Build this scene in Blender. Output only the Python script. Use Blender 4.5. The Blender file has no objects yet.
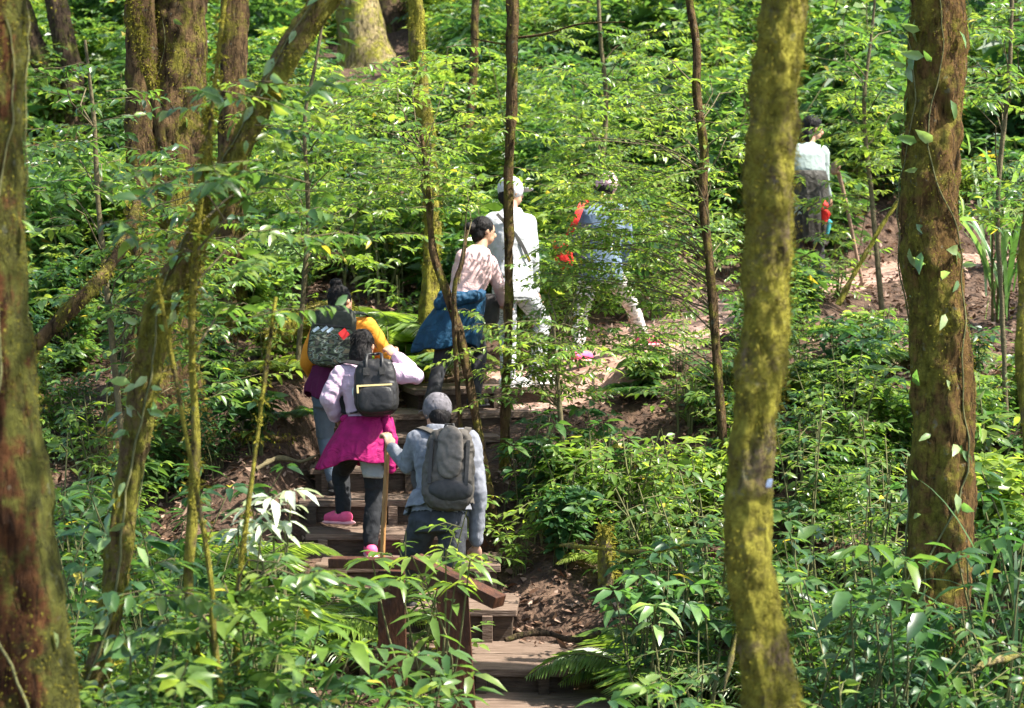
import bpy, bmesh, math, random
import numpy as np
from mathutils import Vector, Matrix, noise as mnoise

R = random.Random(7)
G = np.random.default_rng(11)
SC = bpy.context.scene
COL = SC.collection
TAU = 2 * math.pi

# ------------------------------------------------------------------ camera
FPX = 2000.0
PIT = math.atan(134 / FPX)
CAM = Vector((0, 0, 3.0))
FW = Vector((0, math.cos(PIT), -math.sin(PIT)))
UP = Vector((0, math.sin(PIT), math.cos(PIT)))


def P(px, py, d):
    return CAM + d * (FW + Vector(((px - 512) / FPX, 0, 0)) - UP * ((py - 354) / FPX))


def project(p):
    """numpy (N,3) -> px, py, d"""
    q = p - np.array(CAM)
    d = q @ np.array(FW)
    d = np.maximum(d, 1e-3)
    return 512 + FPX * q[:, 0] / d, 354 - FPX * (q @ np.array(UP)) / d, d


cam = bpy.data.cameras.new('camera')
cam_o = bpy.data.objects.new('camera', cam)
COL.objects.link(cam_o)
cam_o.location = CAM
cam_o.rotation_euler = (math.pi / 2 - PIT, 0, 0)
cam.sensor_width = 36
cam.lens = 36 * FPX / 1024
cam.clip_start = 0.1
cam.clip_end = 500
cam.dof.use_dof = True
cam.dof.focus_distance = 13.2
cam.dof.aperture_fstop = 3.2
SC.camera = cam_o

# ------------------------------------------------------------------ light
SUN = Vector((0.56, -0.10, 0.82)).normalized()       # towards the sun
sun = bpy.data.lights.new('sun', 'SUN')
sun.energy = 5.0
sun.angle = math.radians(0.55)
sun.color = (1.0, 0.95, 0.84)
sun_o = bpy.data.objects.new('sun', sun)
COL.objects.link(sun_o)
sun_o.location = (8, 8, 30)
sun_o.rotation_euler = (-SUN).to_track_quat('-Z', 'Y').to_euler()
W = bpy.data.worlds.new('World')
SC.world = W
W.use_nodes = True
wn = W.node_tree
bg = wn.nodes['Background']
sky = wn.nodes.new('ShaderNodeTexSky')
sky.sky_type = 'NISHITA'
sky.sun_disc = False
sky.sun_elevation = math.asin(SUN.z)
sky.sun_rotation = math.atan2(SUN.x, SUN.y)
sky.air_density = 1.0
sky.dust_density = 2.0
wn.links.new(sky.outputs[0], bg.inputs[0])
bg.inputs[1].default_value = 0.15
SC.view_settings.view_transform = 'Standard'
SC.view_settings.look = 'None'
SC.view_settings.gamma = 1
SC.view_settings.use_curve_mapping = False
SC.view_settings.exposure = 1.75
SC.render.engine = 'CYCLES'
cy = SC.cycles
cy.max_bounces = 8
cy.diffuse_bounces = 6
cy.glossy_bounces = 2
cy.transmission_bounces = 4
cy.transparent_max_bounces = 2
cy.caustics_reflective = False
cy.caustics_refractive = False
cy.sample_clamp_indirect = 6.0
cy.use_denoising = True
try:
    cy.denoiser = 'OPENIMAGEDENOISE'
except Exception:
    pass


# ------------------------------------------------------------------ materials
def new_mat(name):
    m = bpy.data.materials.new(name)
    m.use_nodes = True
    nt = m.node_tree
    return m, nt, nt.nodes['Principled BSDF'], nt.nodes['Material Output']


def N(nt, t, **kw):
    n = nt.nodes.new(t)
    for k, v in kw.items():
        if k.startswith('_'):
            setattr(n, k[1:], v)
        else:
            n.inputs[k.replace('__', ' ')].default_value = v
    return n


def ramp(nt, stops, interp='LINEAR'):
    n = nt.nodes.new('ShaderNodeValToRGB')
    n.color_ramp.interpolation = interp
    e = n.color_ramp.elements
    while len(e) < len(stops):
        e.new(0.5)
    for el, (p, c) in zip(e, stops):
        el.position = p
        el.color = (*c, 1)
    return n


def leaf_mat(name, cols, trans, rough=0.38, tw=0.42, spec=0.5):
    m, nt, b, out = new_mat(name)
    a = N(nt, 'ShaderNodeAttribute', _attribute_name='tint')
    r = ramp(nt, [(.90 * i / (len(cols) - 1), c) for i, c in enumerate(cols)] + ([(.97, (0.40, 0.33, 0.05))] if 'leaf' in name and name != 'leaf_dry' and name != 'leaf_glare' else []))
    nt.links.new(a.outputs['Fac'], r.inputs[0])
    g = N(nt, 'ShaderNodeNewGeometry')
    nz = N(nt, 'ShaderNodeTexNoise', Scale=14.0, Detail=2.0)
    nt.links.new(g.outputs['Position'], nz.inputs['Vector'])
    mx = N(nt, 'ShaderNodeHueSaturation', Saturation=1.0)
    mr = N(nt, 'ShaderNodeMapRange')
    mr.inputs['From Min'].default_value = 0.3
    mr.inputs['From Max'].default_value = 0.7
    mr.inputs['To Min'].default_value = 0.75
    mr.inputs['To Max'].default_value = 1.25
    nt.links.new(nz.outputs[0], mr.inputs[0])
    nt.links.new(mr.outputs[0], mx.inputs['Value'])
    nt.links.new(r.outputs[0], mx.inputs['Color'])
    nt.links.new(mx.outputs[0], b.inputs['Base Color'])
    b.inputs['Roughness'].default_value = rough
    b.inputs['Specular IOR Level'].default_value = spec
    t = N(nt, 'ShaderNodeBsdfTranslucent')
    tm = N(nt, 'ShaderNodeMix', _data_type='RGBA', _blend_type='MULTIPLY')
    tm.inputs[0].default_value = 1.0
    nt.links.new(mx.outputs[0], tm.inputs[6])
    tm.inputs[7].default_value = (*trans, 1)
    nt.links.new(tm.outputs[2], t.inputs[0])
    ms = N(nt, 'ShaderNodeMixShader')
    ms.inputs[0].default_value = tw
    nt.links.new(b.outputs[0], ms.inputs[1])
    nt.links.new(t.outputs[0], ms.inputs[2])
    nt.links.new(ms.outputs[0], out.inputs[0])
    return m


def noisy_mat(name, stops, scale=6.0, rough=0.9, bump=0.4, stretch=(1, 1, 1), detail=6.0, bscale=None, spec=0.3, dist=0.02):
    m, nt, b, out = new_mat(name)
    tc = N(nt, 'ShaderNodeNewGeometry')
    mp = N(nt, 'ShaderNodeMapping')
    mp.inputs['Scale'].default_value = stretch
    nt.links.new(tc.outputs['Position'], mp.inputs[0])
    nz = N(nt, 'ShaderNodeTexNoise', Scale=scale, Detail=detail, Roughness=0.65)
    nt.links.new(mp.outputs[0], nz.inputs['Vector'])
    r = ramp(nt, stops)
    nt.links.new(nz.outputs[0], r.inputs[0])
    nt.links.new(r.outputs[0], b.inputs['Base Color'])
    b.inputs['Roughness'].default_value = rough
    b.inputs['Specular IOR Level'].default_value = spec
    if bump:
        n2 = N(nt, 'ShaderNodeTexNoise', Scale=bscale or scale * 3, Detail=5.0)
        nt.links.new(mp.outputs[0], n2.inputs['Vector'])
        bp = N(nt, 'ShaderNodeBump', Strength=bump, Distance=dist)
        nt.links.new(n2.outputs[0], bp.inputs['Height'])
        nt.links.new(bp.outputs[0], b.inputs['Normal'])
    return m


def bark_mat(name, dark, light, moss_c, amount, side=None):
    """bark with moss patches; amount 0..1 of the surface under moss"""
    m, nt, b, out = new_mat(name)
    g = N(nt, 'ShaderNodeNewGeometry')
    mp = N(nt, 'ShaderNodeMapping')
    mp.inputs['Scale'].default_value = (1, 1, 0.35)
    nt.links.new(g.outputs['Position'], mp.inputs[0])
    nz = N(nt, 'ShaderNodeTexNoise', Scale=22.0, Detail=8.0, Roughness=0.7)
    nt.links.new(mp.outputs[0], nz.inputs['Vector'])
    r = ramp(nt, [(0.32, dark), (0.68, light)])
    nt.links.new(nz.outputs[0], r.inputs[0])
    n2 = N(nt, 'ShaderNodeTexNoise', Scale=5.5, Detail=9.0, Roughness=0.72)
    nt.links.new(g.outputs['Position'], n2.inputs['Vector'])
    c = 0.72 - 0.44 * amount
    r2 = ramp(nt, [(c - 0.06, (0, 0, 0)), (c + 0.06, (1, 1, 1))])
    src = n2.outputs[0]
    if side is not None:
        dp = N(nt, 'ShaderNodeVectorMath', _operation='DOT_PRODUCT')
        nt.links.new(g.outputs['Normal'], dp.inputs[0])
        dp.inputs[1].default_value = side
        ma = N(nt, 'ShaderNodeMath', _operation='MULTIPLY_ADD')
        nt.links.new(dp.outputs['Value'], ma.inputs[0])
        ma.inputs[1].default_value = 0.22
        nt.links.new(src, ma.inputs[2])
        src = ma.outputs[0]
    nt.links.new(src, r2.inputs[0])
    n3 = N(nt, 'ShaderNodeTexNoise', Scale=13.0, Detail=10.0, Roughness=0.8)
    nt.links.new(g.outputs['Position'], n3.inputs['Vector'])
    r3 = ramp(nt, [(0.34, (moss_c[0] * .30, moss_c[1] * .26, moss_c[2] * .5)), (0.5, moss_c), (0.66, tuple(x * 1.75 for x in moss_c))])
    nt.links.new(n3.outputs[0], r3.inputs[0])
    mx = N(nt, 'ShaderNodeMix', _data_type='RGBA')
    nt.links.new(r2.outputs[0], mx.inputs[0])
    nt.links.new(r.outputs[0], mx.inputs[6])
    nt.links.new(r3.outputs[0], mx.inputs[7])
    # long cracks and ridges
    mpc = N(nt, 'ShaderNodeMapping')
    mpc.inputs['Scale'].default_value = (1, 1, 0.16)
    nt.links.new(g.outputs['Position'], mpc.inputs[0])
    vo = N(nt, 'ShaderNodeTexNoise', Scale=34.0, Detail=5.0, Roughness=0.6, Distortion=0.8)
    nt.links.new(mpc.outputs[0], vo.inputs['Vector'])
    rc = ramp(nt, [(0.36, (0.25, 0.25, 0.25)), (0.47, (1, 1, 1))])
    nt.links.new(vo.outputs[0], rc.inputs[0])
    mc = N(nt, 'ShaderNodeMix', _data_type='RGBA', _blend_type='MULTIPLY')
    mc.inputs[0].default_value = 0.85
    nt.links.new(r.outputs[0], mc.inputs[6])
    nt.links.new(rc.outputs[0], mc.inputs[7])
    nt.links.new(mc.outputs[2], mx.inputs[6])
    # pale lichen flecks
    n4 = N(nt, 'ShaderNodeTexNoise', Scale=17.0, Detail=3.0)
    mp4 = N(nt, 'ShaderNodeMapping')
    mp4.inputs['Location'].default_value = (3.1, 7.7, 1.3)
    nt.links.new(g.outputs['Position'], mp4.inputs[0])
    nt.links.new(mp4.outputs[0], n4.inputs['Vector'])
    r4 = ramp(nt, [(0.66, (0, 0, 0)), (0.72, (0.5, 0.5, 0.5))])
    nt.links.new(n4.outputs[0], r4.inputs[0])
    m2 = N(nt, 'ShaderNodeMix', _data_type='RGBA')
    nt.links.new(r4.outputs[0], m2.inputs[0])
    nt.links.new(mx.outputs[2], m2.inputs[6])
    m2.inputs[7].default_value = (0.20, 0.21, 0.15, 1)
    nt.links.new(m2.outputs[2], b.inputs['Base Color'])
    b.inputs['Roughness'].default_value = 0.95
    b.inputs['Specular IOR Level'].default_value = 0.15
    ad = N(nt, 'ShaderNodeMath', _operation='ADD')
    nt.links.new(nz.outputs[0], ad.inputs[0])
    nt.links.new(n3.outputs[0], ad.inputs[1])
    bp = N(nt, 'ShaderNodeBump', Strength=1.0, Distance=0.06)
    ad2 = N(nt, 'ShaderNodeMath', _operation='ADD')
    nt.links.new(ad.outputs[0], ad2.inputs[0])
    nt.links.new(rc.outputs[0], ad2.inputs[1])
    nt.links.new(ad2.outputs[0], bp.inputs['Height'])
    nt.links.new(bp.outputs[0], b.inputs['Normal'])
    return m


def flat_mat(name, c, rough=0.8, spec=0.3, bump=0.15, var=0.18, scale=18.0, sheen=0.0):
    lo = tuple(max(0, x * (1 - var)) for x in c)
    hi = tuple(min(1, x * (1 + var)) for x in c)
    m = noisy_mat(name, [(0.3, lo), (0.7, hi)], scale=scale, rough=rough, bump=bump, spec=spec, bscale=30, dist=0.01)
    return m


GREEN = leaf_mat('leaf_green', [(0.027, 0.068, 0.028), (0.050, 0.112, 0.033), (0.095, 0.170, 0.036), (0.175, 0.235, 0.050)], (2.0, 1.95, 1.0), rough=.33, spec=.5, tw=.46)
DARK = leaf_mat('leaf_dark', [(0.024, 0.068, 0.028), (0.042, 0.105, 0.032), (0.078, 0.150, 0.036)], (1.9, 1.9, 1.0), rough=0.42, tw=0.44, spec=0.38)
FRESH = leaf_mat('leaf_fresh', [(0.058, 0.125, 0.032), (0.118, 0.202, 0.038), (0.215, 0.290, 0.055)], (2.05, 1.95, 1.0), tw=0.50, rough=.33, spec=.5)
PALE = leaf_mat('leaf_pale', [(0.08, 0.17, 0.05), (0.14, 0.25, 0.07), (0.26, 0.34, 0.14)], (1.6, 1.8, 0.9), rough=0.28, spec=0.8)
DRY = leaf_mat('leaf_dry', [(0.045, 0.022, 0.013), (0.10, 0.052, 0.030), (0.19, 0.112, 0.075), (0.32, 0.22, 0.165)], (1.1, 1.0, 0.9), rough=0.6, tw=0.1, spec=0.3)
YELLOW = leaf_mat('leaf_yellow', [(0.34, 0.30, 0.03), (0.42, 0.38, 0.04)], (1.5, 1.5, 0.8))
MOSS = leaf_mat('moss_tuft', [(0.065, 0.060, 0.010), (0.155, 0.140, 0.020), (0.215, 0.195, 0.030)], (1.2, 1.2, 0.8), rough=0.95, tw=0.15, spec=0.03)
STEM = noisy_mat('plant_stem', [(0.3, (0.06, 0.07, 0.025)), (0.7, (0.16, 0.15, 0.06))], scale=20, bump=0.2)
GLARE = leaf_mat('leaf_glare', [(0.30, 0.36, 0.24), (0.42, 0.47, 0.34), (0.54, 0.57, 0.46)], (1.1, 1.2, 0.8), rough=0.3, tw=0.3, spec=0.7)  # sun glare on the leaves painted as a near-white leaf colour
TWIG = noisy_mat('twig_brown', [(0.3, (0.055, 0.045, 0.022)), (0.7, (0.15, 0.12, 0.06))], scale=25, bump=0.4)
BARK = bark_mat('bark_brown', (0.042, 0.025, 0.012), (0.20, 0.125, 0.058), (0.17, 0.155, 0.022), 0.40)
BARK_RED = bark_mat('bark_reddish', (0.042, 0.017, 0.006), (0.16, 0.066, 0.023), (0.090, 0.092, 0.017), 0.28, side=(1.0, 0, 0.1))
BARK_LEAN = bark_mat('bark_leaning', (0.055, 0.033, 0.015), (0.30, 0.20, 0.095), (0.20, 0.19, 0.028), 0.56)
BARK_MOSSY = bark_mat('bark_mossy', (0.050, 0.033, 0.017), (0.31, 0.23, 0.13), (0.295, 0.268, 0.038), 0.66)
BARK_OCHRE = bark_mat('bark_ochre', (0.045, 0.024, 0.008), (0.25, 0.145, 0.048), (0.19, 0.165, 0.026), 0.42, side=(-0.4, 0, 0.0))
BARK_DARK = bark_mat('bark_dark', (0.030, 0.020, 0.013), (0.15, 0.10, 0.060), (0.12, 0.125, 0.022), 0.36)
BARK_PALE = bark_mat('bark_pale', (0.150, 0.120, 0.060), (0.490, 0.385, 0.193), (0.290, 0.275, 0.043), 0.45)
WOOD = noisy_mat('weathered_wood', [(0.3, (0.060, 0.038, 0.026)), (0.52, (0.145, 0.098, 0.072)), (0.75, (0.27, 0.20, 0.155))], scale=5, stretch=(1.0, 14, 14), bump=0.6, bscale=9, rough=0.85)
WOOD_RISER = noisy_mat('dark_wood', [(0.3, (0.030, 0.020, 0.014)), (0.7, (0.10, 0.066, 0.045))], scale=6, stretch=(1.2, 10, 10), bump=0.5, rough=0.8)  # wood toned darker than the treads
WOOD_RAIL = noisy_mat('red_brown_wood', [(0.3, (0.028, 0.010, 0.005)), (0.55, (0.070, 0.024, 0.010)), (0.75, (0.13, 0.050, 0.022))], scale=9, stretch=(3, 3, 1.0), bump=0.4, rough=0.6, spec=0.3)


# ------------------------------------------------------------------ mesh accumulator
class M:
    def __init__(self):
        self.v, self.f, self.t, self.n, self.mi = [], [], [], 0, []

    def add(self, v, f, tint=0.5, mi=0):
        v = np.asarray(v, float).reshape(-1, 3)
        f = np.asarray(f, int).reshape(-1, 3)
        self.v.append(v)
        self.f.append(f + self.n)
        self.t.append(np.broadcast_to(np.asarray(tint, float), (len(v),)).copy())
        self.mi.append(np.full(len(f), mi, int))
        self.n += len(v)

    def leaves(self, A, fine=False, mi=0, fold=0.35):
        p, d, nn, L, w, t = A['p'], A['d'], A['n'], A['l'], A['w'], A['t']
        droop = A.get('droop', 0.25)
        k = len(p)
        if k == 0:
            return
        t = np.clip(t, 0, .90)
        t = np.where(G.random(k) < .006, 1.0, t)
        d = d / (np.linalg.norm(d, axis=1, keepdims=True) + 1e-9)
        s = np.cross(d, nn)
        s /= (np.linalg.norm(s, axis=1, keepdims=True) + 1e-9)
        nn = np.cross(s, d)
        if fine:
            T = np.array([(0, 0, 0), (.3, -.46, 1), (.3, 0, 0), (.3, .46, 1), (.66, -.38, 1), (.66, 0, 0), (.66, .38, 1), (1, 0, 0)])
            F = np.array([(0, 1, 2), (0, 2, 3), (1, 4, 5), (1, 5, 2), (2, 5, 6), (2, 6, 3), (4, 7, 5), (5, 7, 6)])
        else:
            T = np.array([(0, 0, 0), (.42, -.5, 1), (.42, .5, 1), (1, 0, 0)])
            F = np.array([(0, 1, 3), (0, 3, 2)])
        u, v, e = T[:, 0], T[:, 1], T[:, 2]
        L_, w_ = L[:, None], w[:, None]
        dr = np.asarray(droop)
        dr = dr[:, None] if dr.ndim else dr
        z = -dr * (u ** 2)[None] * L_ + (fold * np.abs(v) * e)[None] * w_
        V = (p[:, None, :] + d[:, None, :] * (u[None] * L_)[..., None] + s[:, None, :] * (v[None] * w_)[..., None] + nn[:, None, :] * z[..., None])
        m = len(T)
        FF = (F[None] + (np.arange(k) * m)[:, None, None]).reshape(-1, 3)
        self.add(V.reshape(-1, 3), FF, np.repeat(t, m), mi)

    def tube(self, pts, rad, n=6, mi=0, tint=0.5, cap=True):
        pts = np.asarray([tuple(p) for p in pts], float)
        k = len(pts)
        rad = np.broadcast_to(np.asarray(rad, float), (k,))
        tg = np.gradient(pts, axis=0)
        tg /= (np.linalg.norm(tg, axis=1, keepdims=True) + 1e-9)
        ref = np.array((1.0, 0, 0)) if abs(tg[0][0]) < 0.8 else np.array((0, 1.0, 0))
        rings = []
        for i in range(k):
            a = np.cross(tg[i], ref)
            a /= (np.linalg.norm(a) + 1e-9)
            b = np.cross(tg[i], a)
            ref = np.cross(a, tg[i])
            th = np.arange(n) / n * TAU
            rings.append(pts[i] + rad[i] * (np.cos(th)[:, None] * a + np.sin(th)[:, None] * b))
        V = np.concatenate(rings)
        F = []
        for i in range(k - 1):
            for j in range(n):
                a0, a1, b0, b1 = i * n + j, i * n + (j + 1) % n, (i + 1) * n + j, (i + 1) * n + (j + 1) % n
                F += [(a0, b0, b1), (a0, b1, a1)]
        if cap:
            for base in (0, (k - 1) * n):
                F += [(base, base + j, base + j + 1) for j in range(1, n - 1)]
        self.add(V, F, tint, mi)

    def ribbon(self, pts, wid, nrm, tint=0.5, mi=0):
        pts = np.asarray([tuple(p) for p in pts], float)
        k = len(pts)
        tg = np.gradient(pts, axis=0)
        s = np.cross(tg, np.asarray(nrm, float))
        s /= (np.linalg.norm(s, axis=1, keepdims=True) + 1e-9)
        w = np.asarray(wid, float)[:, None]
        V = np.empty((k * 2, 3))
        V[0::2] = pts - s * w
        V[1::2] = pts + s * w
        F = []
        for i in range(k - 1):
            a = 2 * i
            F += [(a, a + 1, a + 3), (a, a + 3, a + 2)]
        self.add(V, F, tint, mi)

    def box(self, c, ax, ay, az, mi=0, tint=0.5):
        c, ax, ay, az = (np.asarray(tuple(q), float) for q in (c, ax, ay, az))
        V = [c + sx * ax + sy * ay + sz * az for sx in (-1, 1) for sy in (-1, 1) for sz in (-1, 1)]
        F = [(0, 1, 3), (0, 3, 2), (4, 6, 7), (4, 7, 5), (0, 4, 5), (0, 5, 1), (2, 3, 7), (2, 7, 6), (0, 2, 6), (0, 6, 4), (1, 5, 7), (1, 7, 3)]
        self.add(V, F, tint, mi)

    def mesh(self, name, mats, smooth=False):
        v = np.concatenate(self.v) if self.v else np.zeros((0, 3))
        f = np.concatenate(self.f) if self.f else np.zeros((0, 3), int)
        t = np.concatenate(self.t) if self.t else np.zeros(0)
        me = bpy.data.meshes.new(name)
        me.vertices.add(len(v))
        me.vertices.foreach_set('co', v.astype(np.float32).ravel())
        me.loops.add(len(f) * 3)
        me.loops.foreach_set('vertex_index', f.astype(np.int32).ravel())
        me.polygons.add(len(f))
        me.polygons.foreach_set('loop_start', np.arange(0, len(f) * 3, 3, dtype=np.int32))
        me.polygons.foreach_set('material_index', np.concatenate(self.mi).astype(np.int32) if self.mi else np.zeros(0, np.int32))
        at = me.attributes.new('tint', 'FLOAT', 'POINT')
        at.data.foreach_set('value', t.astype(np.float32))
        for m in mats if isinstance(mats, (list, tuple)) else [mats]:
            me.materials.append(m)
        me.update(calc_edges=True)
        me.polygons.foreach_set('use_smooth', np.full(len(f), bool(smooth)))
        return me

    def build(self, name, mats, parent=None, smooth=False):
        return link(name, self.mesh(name, mats, smooth), parent)


def link(name, data, parent=None):
    o = bpy.data.objects.new(name, data)
    COL.objects.link(o)
    if parent is not None:
        o.parent = parent
        o.matrix_parent_inverse = Matrix.Translation(parent.location).inverted() if parent.rotation_euler.to_quaternion().angle == 0 and tuple(parent.scale) == (1, 1, 1) else Matrix.Identity(4)
    return o


def bevel(o, w=.007):
    md = o.modifiers.new('edge', 'BEVEL')
    md.width = w
    md.segments = 2
    md.limit_method = 'ANGLE'
    return o


def tag(o, label=None, cat=None, group=None, kind=None):
    if label:
        o['label'] = label
    if cat:
        o['category'] = cat
    if group:
        o['group'] = group
    if kind:
        o['kind'] = kind
    return o


def thing(name, label, cat, loc=(0, 0, 0), group=None):
    o = link(name, None)
    o.location = loc
    return tag(o, label, cat, group)


# ------------------------------------------------------------------ ground
BASE_Y = [-40, 0, 5, 8, 10, 11.4, 12.2, 13, 14, 15, 16, 17, 18.5, 20.5, 23, 27, 32, 40, 60, 110]
BASE_Z = [3.0, 1.45, .95, .45, .15, .05, .2, .42, .75, 1.2, 1.6, 1.85, 2.15, 2.5, 3.2, 4.4, 6.0, 8.9, 16, 34]
# d, px, row of the front edge of each step (first ten), then the path beyond
STEPS = [(11.4, 590, 725), (12.2, 470, 668), (13.0, 415, 608), (13.6, 410, 565), (14.05, 392, 533), (14.45, 386, 500), (14.85, 395, 467), (15.25, 420, 437), (15.65, 452, 413), (16.1, 490, 388)]
BEYOND = [(16.9, 570, 372), (17.5, 640, 348), (18.6, 730, 310), (20.0, 830, 284), (20.8, 930, 267), (21.2, 1010, 260), (21.8, 1150, 253), (23, 1400, 240)]
BEFORE = [(8.0, 1050, 1000), (9.6, 800, 860), (10.6, 690, 770)]


def P3(d, px, row):
    return tuple(P(px, row, d))


PATH = np.array([P3(*q) for q in BEFORE + STEPS + BEYOND])
# soften: the ground lies a little below the treads
def path_near(x, y):
    x, y = np.asarray(x, float), np.asarray(y, float)
    best = np.full(x.shape, 1e9)
    bz = np.zeros(x.shape)
    for a, b in zip(PATH[:-1], PATH[1:]):
        dx, dy = b[0] - a[0], b[1] - a[1]
        t = np.clip(((x - a[0]) * dx + (y - a[1]) * dy) / (dx * dx + dy * dy), 0, 1)
        q = np.hypot(x - a[0] - t * dx, y - a[1] - t * dy)
        z = a[2] + t * (b[2] - a[2])
        m = q < best
        best = np.where(m, q, best)
        bz = np.where(m, z, bz)
    return best, bz


def H(x, y):
    x, y = np.asarray(x, float), np.asarray(y, float)
    z = np.interp(y, BASE_Y, BASE_Z)
    z = z + 0.10 * np.sin(x * 0.9 + 1.3) * np.sin(y * 0.7 + x * 0.3) + 0.05 * np.sin(x * 2.3 + y * 1.9) + 0.03 * np.sin(x * 5.1 - y * 3.7 + 1)
    z = z + np.clip(y - 18, 0, 30) * 0.035 * np.sin(x * 0.28 + 0.6) + 0.06 * np.clip(-x - 2, 0, 8) * np.clip(y / 14, 0, 1)
    # bank left of the stairs
    z = z + 0.45 * np.exp(-((x + 1.75) / 0.55) ** 2 - ((y - 14.8) / 1.3) ** 2)
    d, pz = path_near(x, y)
    s = np.clip((d - 0.55) / 0.55, 0, 1)
    s = s * s * (3 - 2 * s)
    drop = np.where(y < 16.5, 0.16, 0.0)
    return (pz - drop) * (1 - s) + z * s


def Hs(x, y):
    return float(H(np.array([x]), np.array([y]))[0])


def ground_at(px, d):
    x = (px - 512) / FPX * d
    return Vector((x, d, Hs(x, d)))


gx = np.concatenate([np.linspace(-90, -9, 28)[:-1], np.linspace(-9, 9, 200), np.linspace(9, 90, 28)[1:]])
gy = np.concatenate([np.linspace(-40, 4, 30)[:-1], np.linspace(4, 24, 230), np.linspace(24, 110, 90)[1:]])
X, Y = np.meshgrid(gx, gy)
Z = H(X, Y)
nx, ny = len(gx), len(gy)
idx = np.arange(nx * ny).reshape(ny, nx)
a, b, c, d_ = idx[:-1, :-1].ravel(), idx[:-1, 1:].ravel(), idx[1:, 1:].ravel(), idx[1:, :-1].ravel()
gm = M()
gm.add(np.stack([X.ravel(), Y.ravel(), Z.ravel()], 1), np.concatenate([np.stack([a, b, c], 1), np.stack([a, c, d_], 1)]))
SOIL = noisy_mat('forest_soil', [(0.30, (0.020, 0.012, 0.008)), (0.48, (0.060, 0.034, 0.022)), (0.62, (0.11, 0.066, 0.042)), (0.76, (0.20, 0.135, 0.095))], scale=9, detail=12, bump=0.9, bscale=30, dist=0.04)
tag(gm.build('ground', SOIL, smooth=True), kind='structure')
# trodden path surface beyond the stairs: pale reddish earth
tm = M()
pp = []
for (a_, b_) in zip(PATH[12:-1], PATH[13:]):
    for k in range(8):
        pp.append(a_ + (b_ - a_) * k / 8)
pp = np.array(pp)
tg = np.gradient(pp, axis=0)
sd = np.stack([-tg[:, 1], tg[:, 0], 0 * tg[:, 0]], 1)
sd /= np.linalg.norm(sd, axis=1, keepdims=True)
rows = []
for j, u in enumerate(np.linspace(-.62, .62, 9)):
    wob = 1 + 0.18 * np.sin(np.arange(len(pp)) * 0.9 + (3 if u > 0 else 0)) * abs(u)
    q = pp + sd * (u * wob)[:, None]
    q[:, 2] = H(q[:, 0], q[:, 1]) + 0.012 - 0.02 * (abs(u) > .6)
    rows.append(q)
V = np.stack(rows, 1)
kk = len(pp)
ii = np.arange(kk * 9).reshape(kk, 9)
a, b, c, d_ = ii[:-1, :-1].ravel(), ii[1:, :-1].ravel(), ii[1:, 1:].ravel(), ii[:-1, 1:].ravel()
tm.add(V.reshape(-1, 3), np.concatenate([np.stack([a, d_, c], 1), np.stack([a, c, b], 1)]))
EARTH = noisy_mat('path_earth', [(0.3, (0.14, 0.075, 0.052)), (0.5, (0.27, 0.165, 0.125)), (0.72, (0.44, 0.31, 0.26))], scale=7, detail=10, bump=0.6, bscale=26, dist=0.03)
tag(tm.build('path', EARTH, smooth=True), kind='structure')

# ------------------------------------------------------------------ stairs
st = thing('wooden_staircase', 'weathered plank staircase with dark risers climbing the slope under the hikers', 'stairs', P3(*STEPS[0]))
for i, (d, px, row) in enumerate(STEPS):
    c = P(px, row, d)
    nxt = STEPS[i + 1][0] if i + 1 < len(STEPS) else d + 0.6
    run = nxt - d
    w = 0.66 if i < 3 else 0.62
    yaw = [0.10, -0.04, -0.05, 0.02, 0.0, 0.02, 0.06, 0.14, 0.2, 0.28][i]
    ax = Vector((math.cos(yaw), math.sin(yaw), 0))
    ay = Vector((-math.sin(yaw), math.cos(yaw), 0))
    az = Vector((0, 0, 1))
    t = M()
    npl = max(2, round((run + 0.06) / 0.2))
    dep = (run + 0.10) / npl
    for k in range(npl):
        j = R.uniform(-.02, .02)
        t.box(c + ay * (dep * (k + .5) - 0.03) + ax * j - az * (0.022 + R.uniform(0, .004)), ax * (w + R.uniform(-.015, .02)), ay * (dep / 2 - .004), az * 0.022)
    bevel(t.build('tread', WOOD, st))
    prev = P(*[STEPS[i - 1][1], STEPS[i - 1][2], STEPS[i - 1][0]]).z if i else c.z - 0.2
    hgt = max(0.1, c.z - prev + 0.02)
    r = M()
    r.box(c + ay * 0.02 - az * (0.047 + hgt / 2), ax * (w - .03), ay * 0.02, az * hgt / 2)
    for s in (-1, 1):
        r.box(c + ax * s * (w - .05) + ay * (run / 2 + .02) - az * (0.05 + hgt / 2), ax * .02, ay * (run / 2 - .03), az * (hgt / 2 - .01))
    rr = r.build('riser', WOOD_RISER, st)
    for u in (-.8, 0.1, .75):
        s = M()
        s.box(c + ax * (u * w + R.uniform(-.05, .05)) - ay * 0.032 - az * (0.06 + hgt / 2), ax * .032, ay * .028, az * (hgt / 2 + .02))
        s.build('stake', WOOD_RISER if R.random() < .6 else WOOD, rr)

# railing
rl = thing('wooden_railing', 'red-brown timber handrail bending downhill beside the lower steps', 'railing', ground_at(420, 11.5))
d0 = 11.35


def beam(m, p, q, w, h):
    p, q = Vector(p), Vector(q)
    L = q - p
    ax = L.normalized()
    sdv = ax.cross(Vector((0, 0, 1))).normalized()
    upv = sdv.cross(ax)
    m.box((p + q) / 2, L / 2, sdv * w, upv * h)


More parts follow.
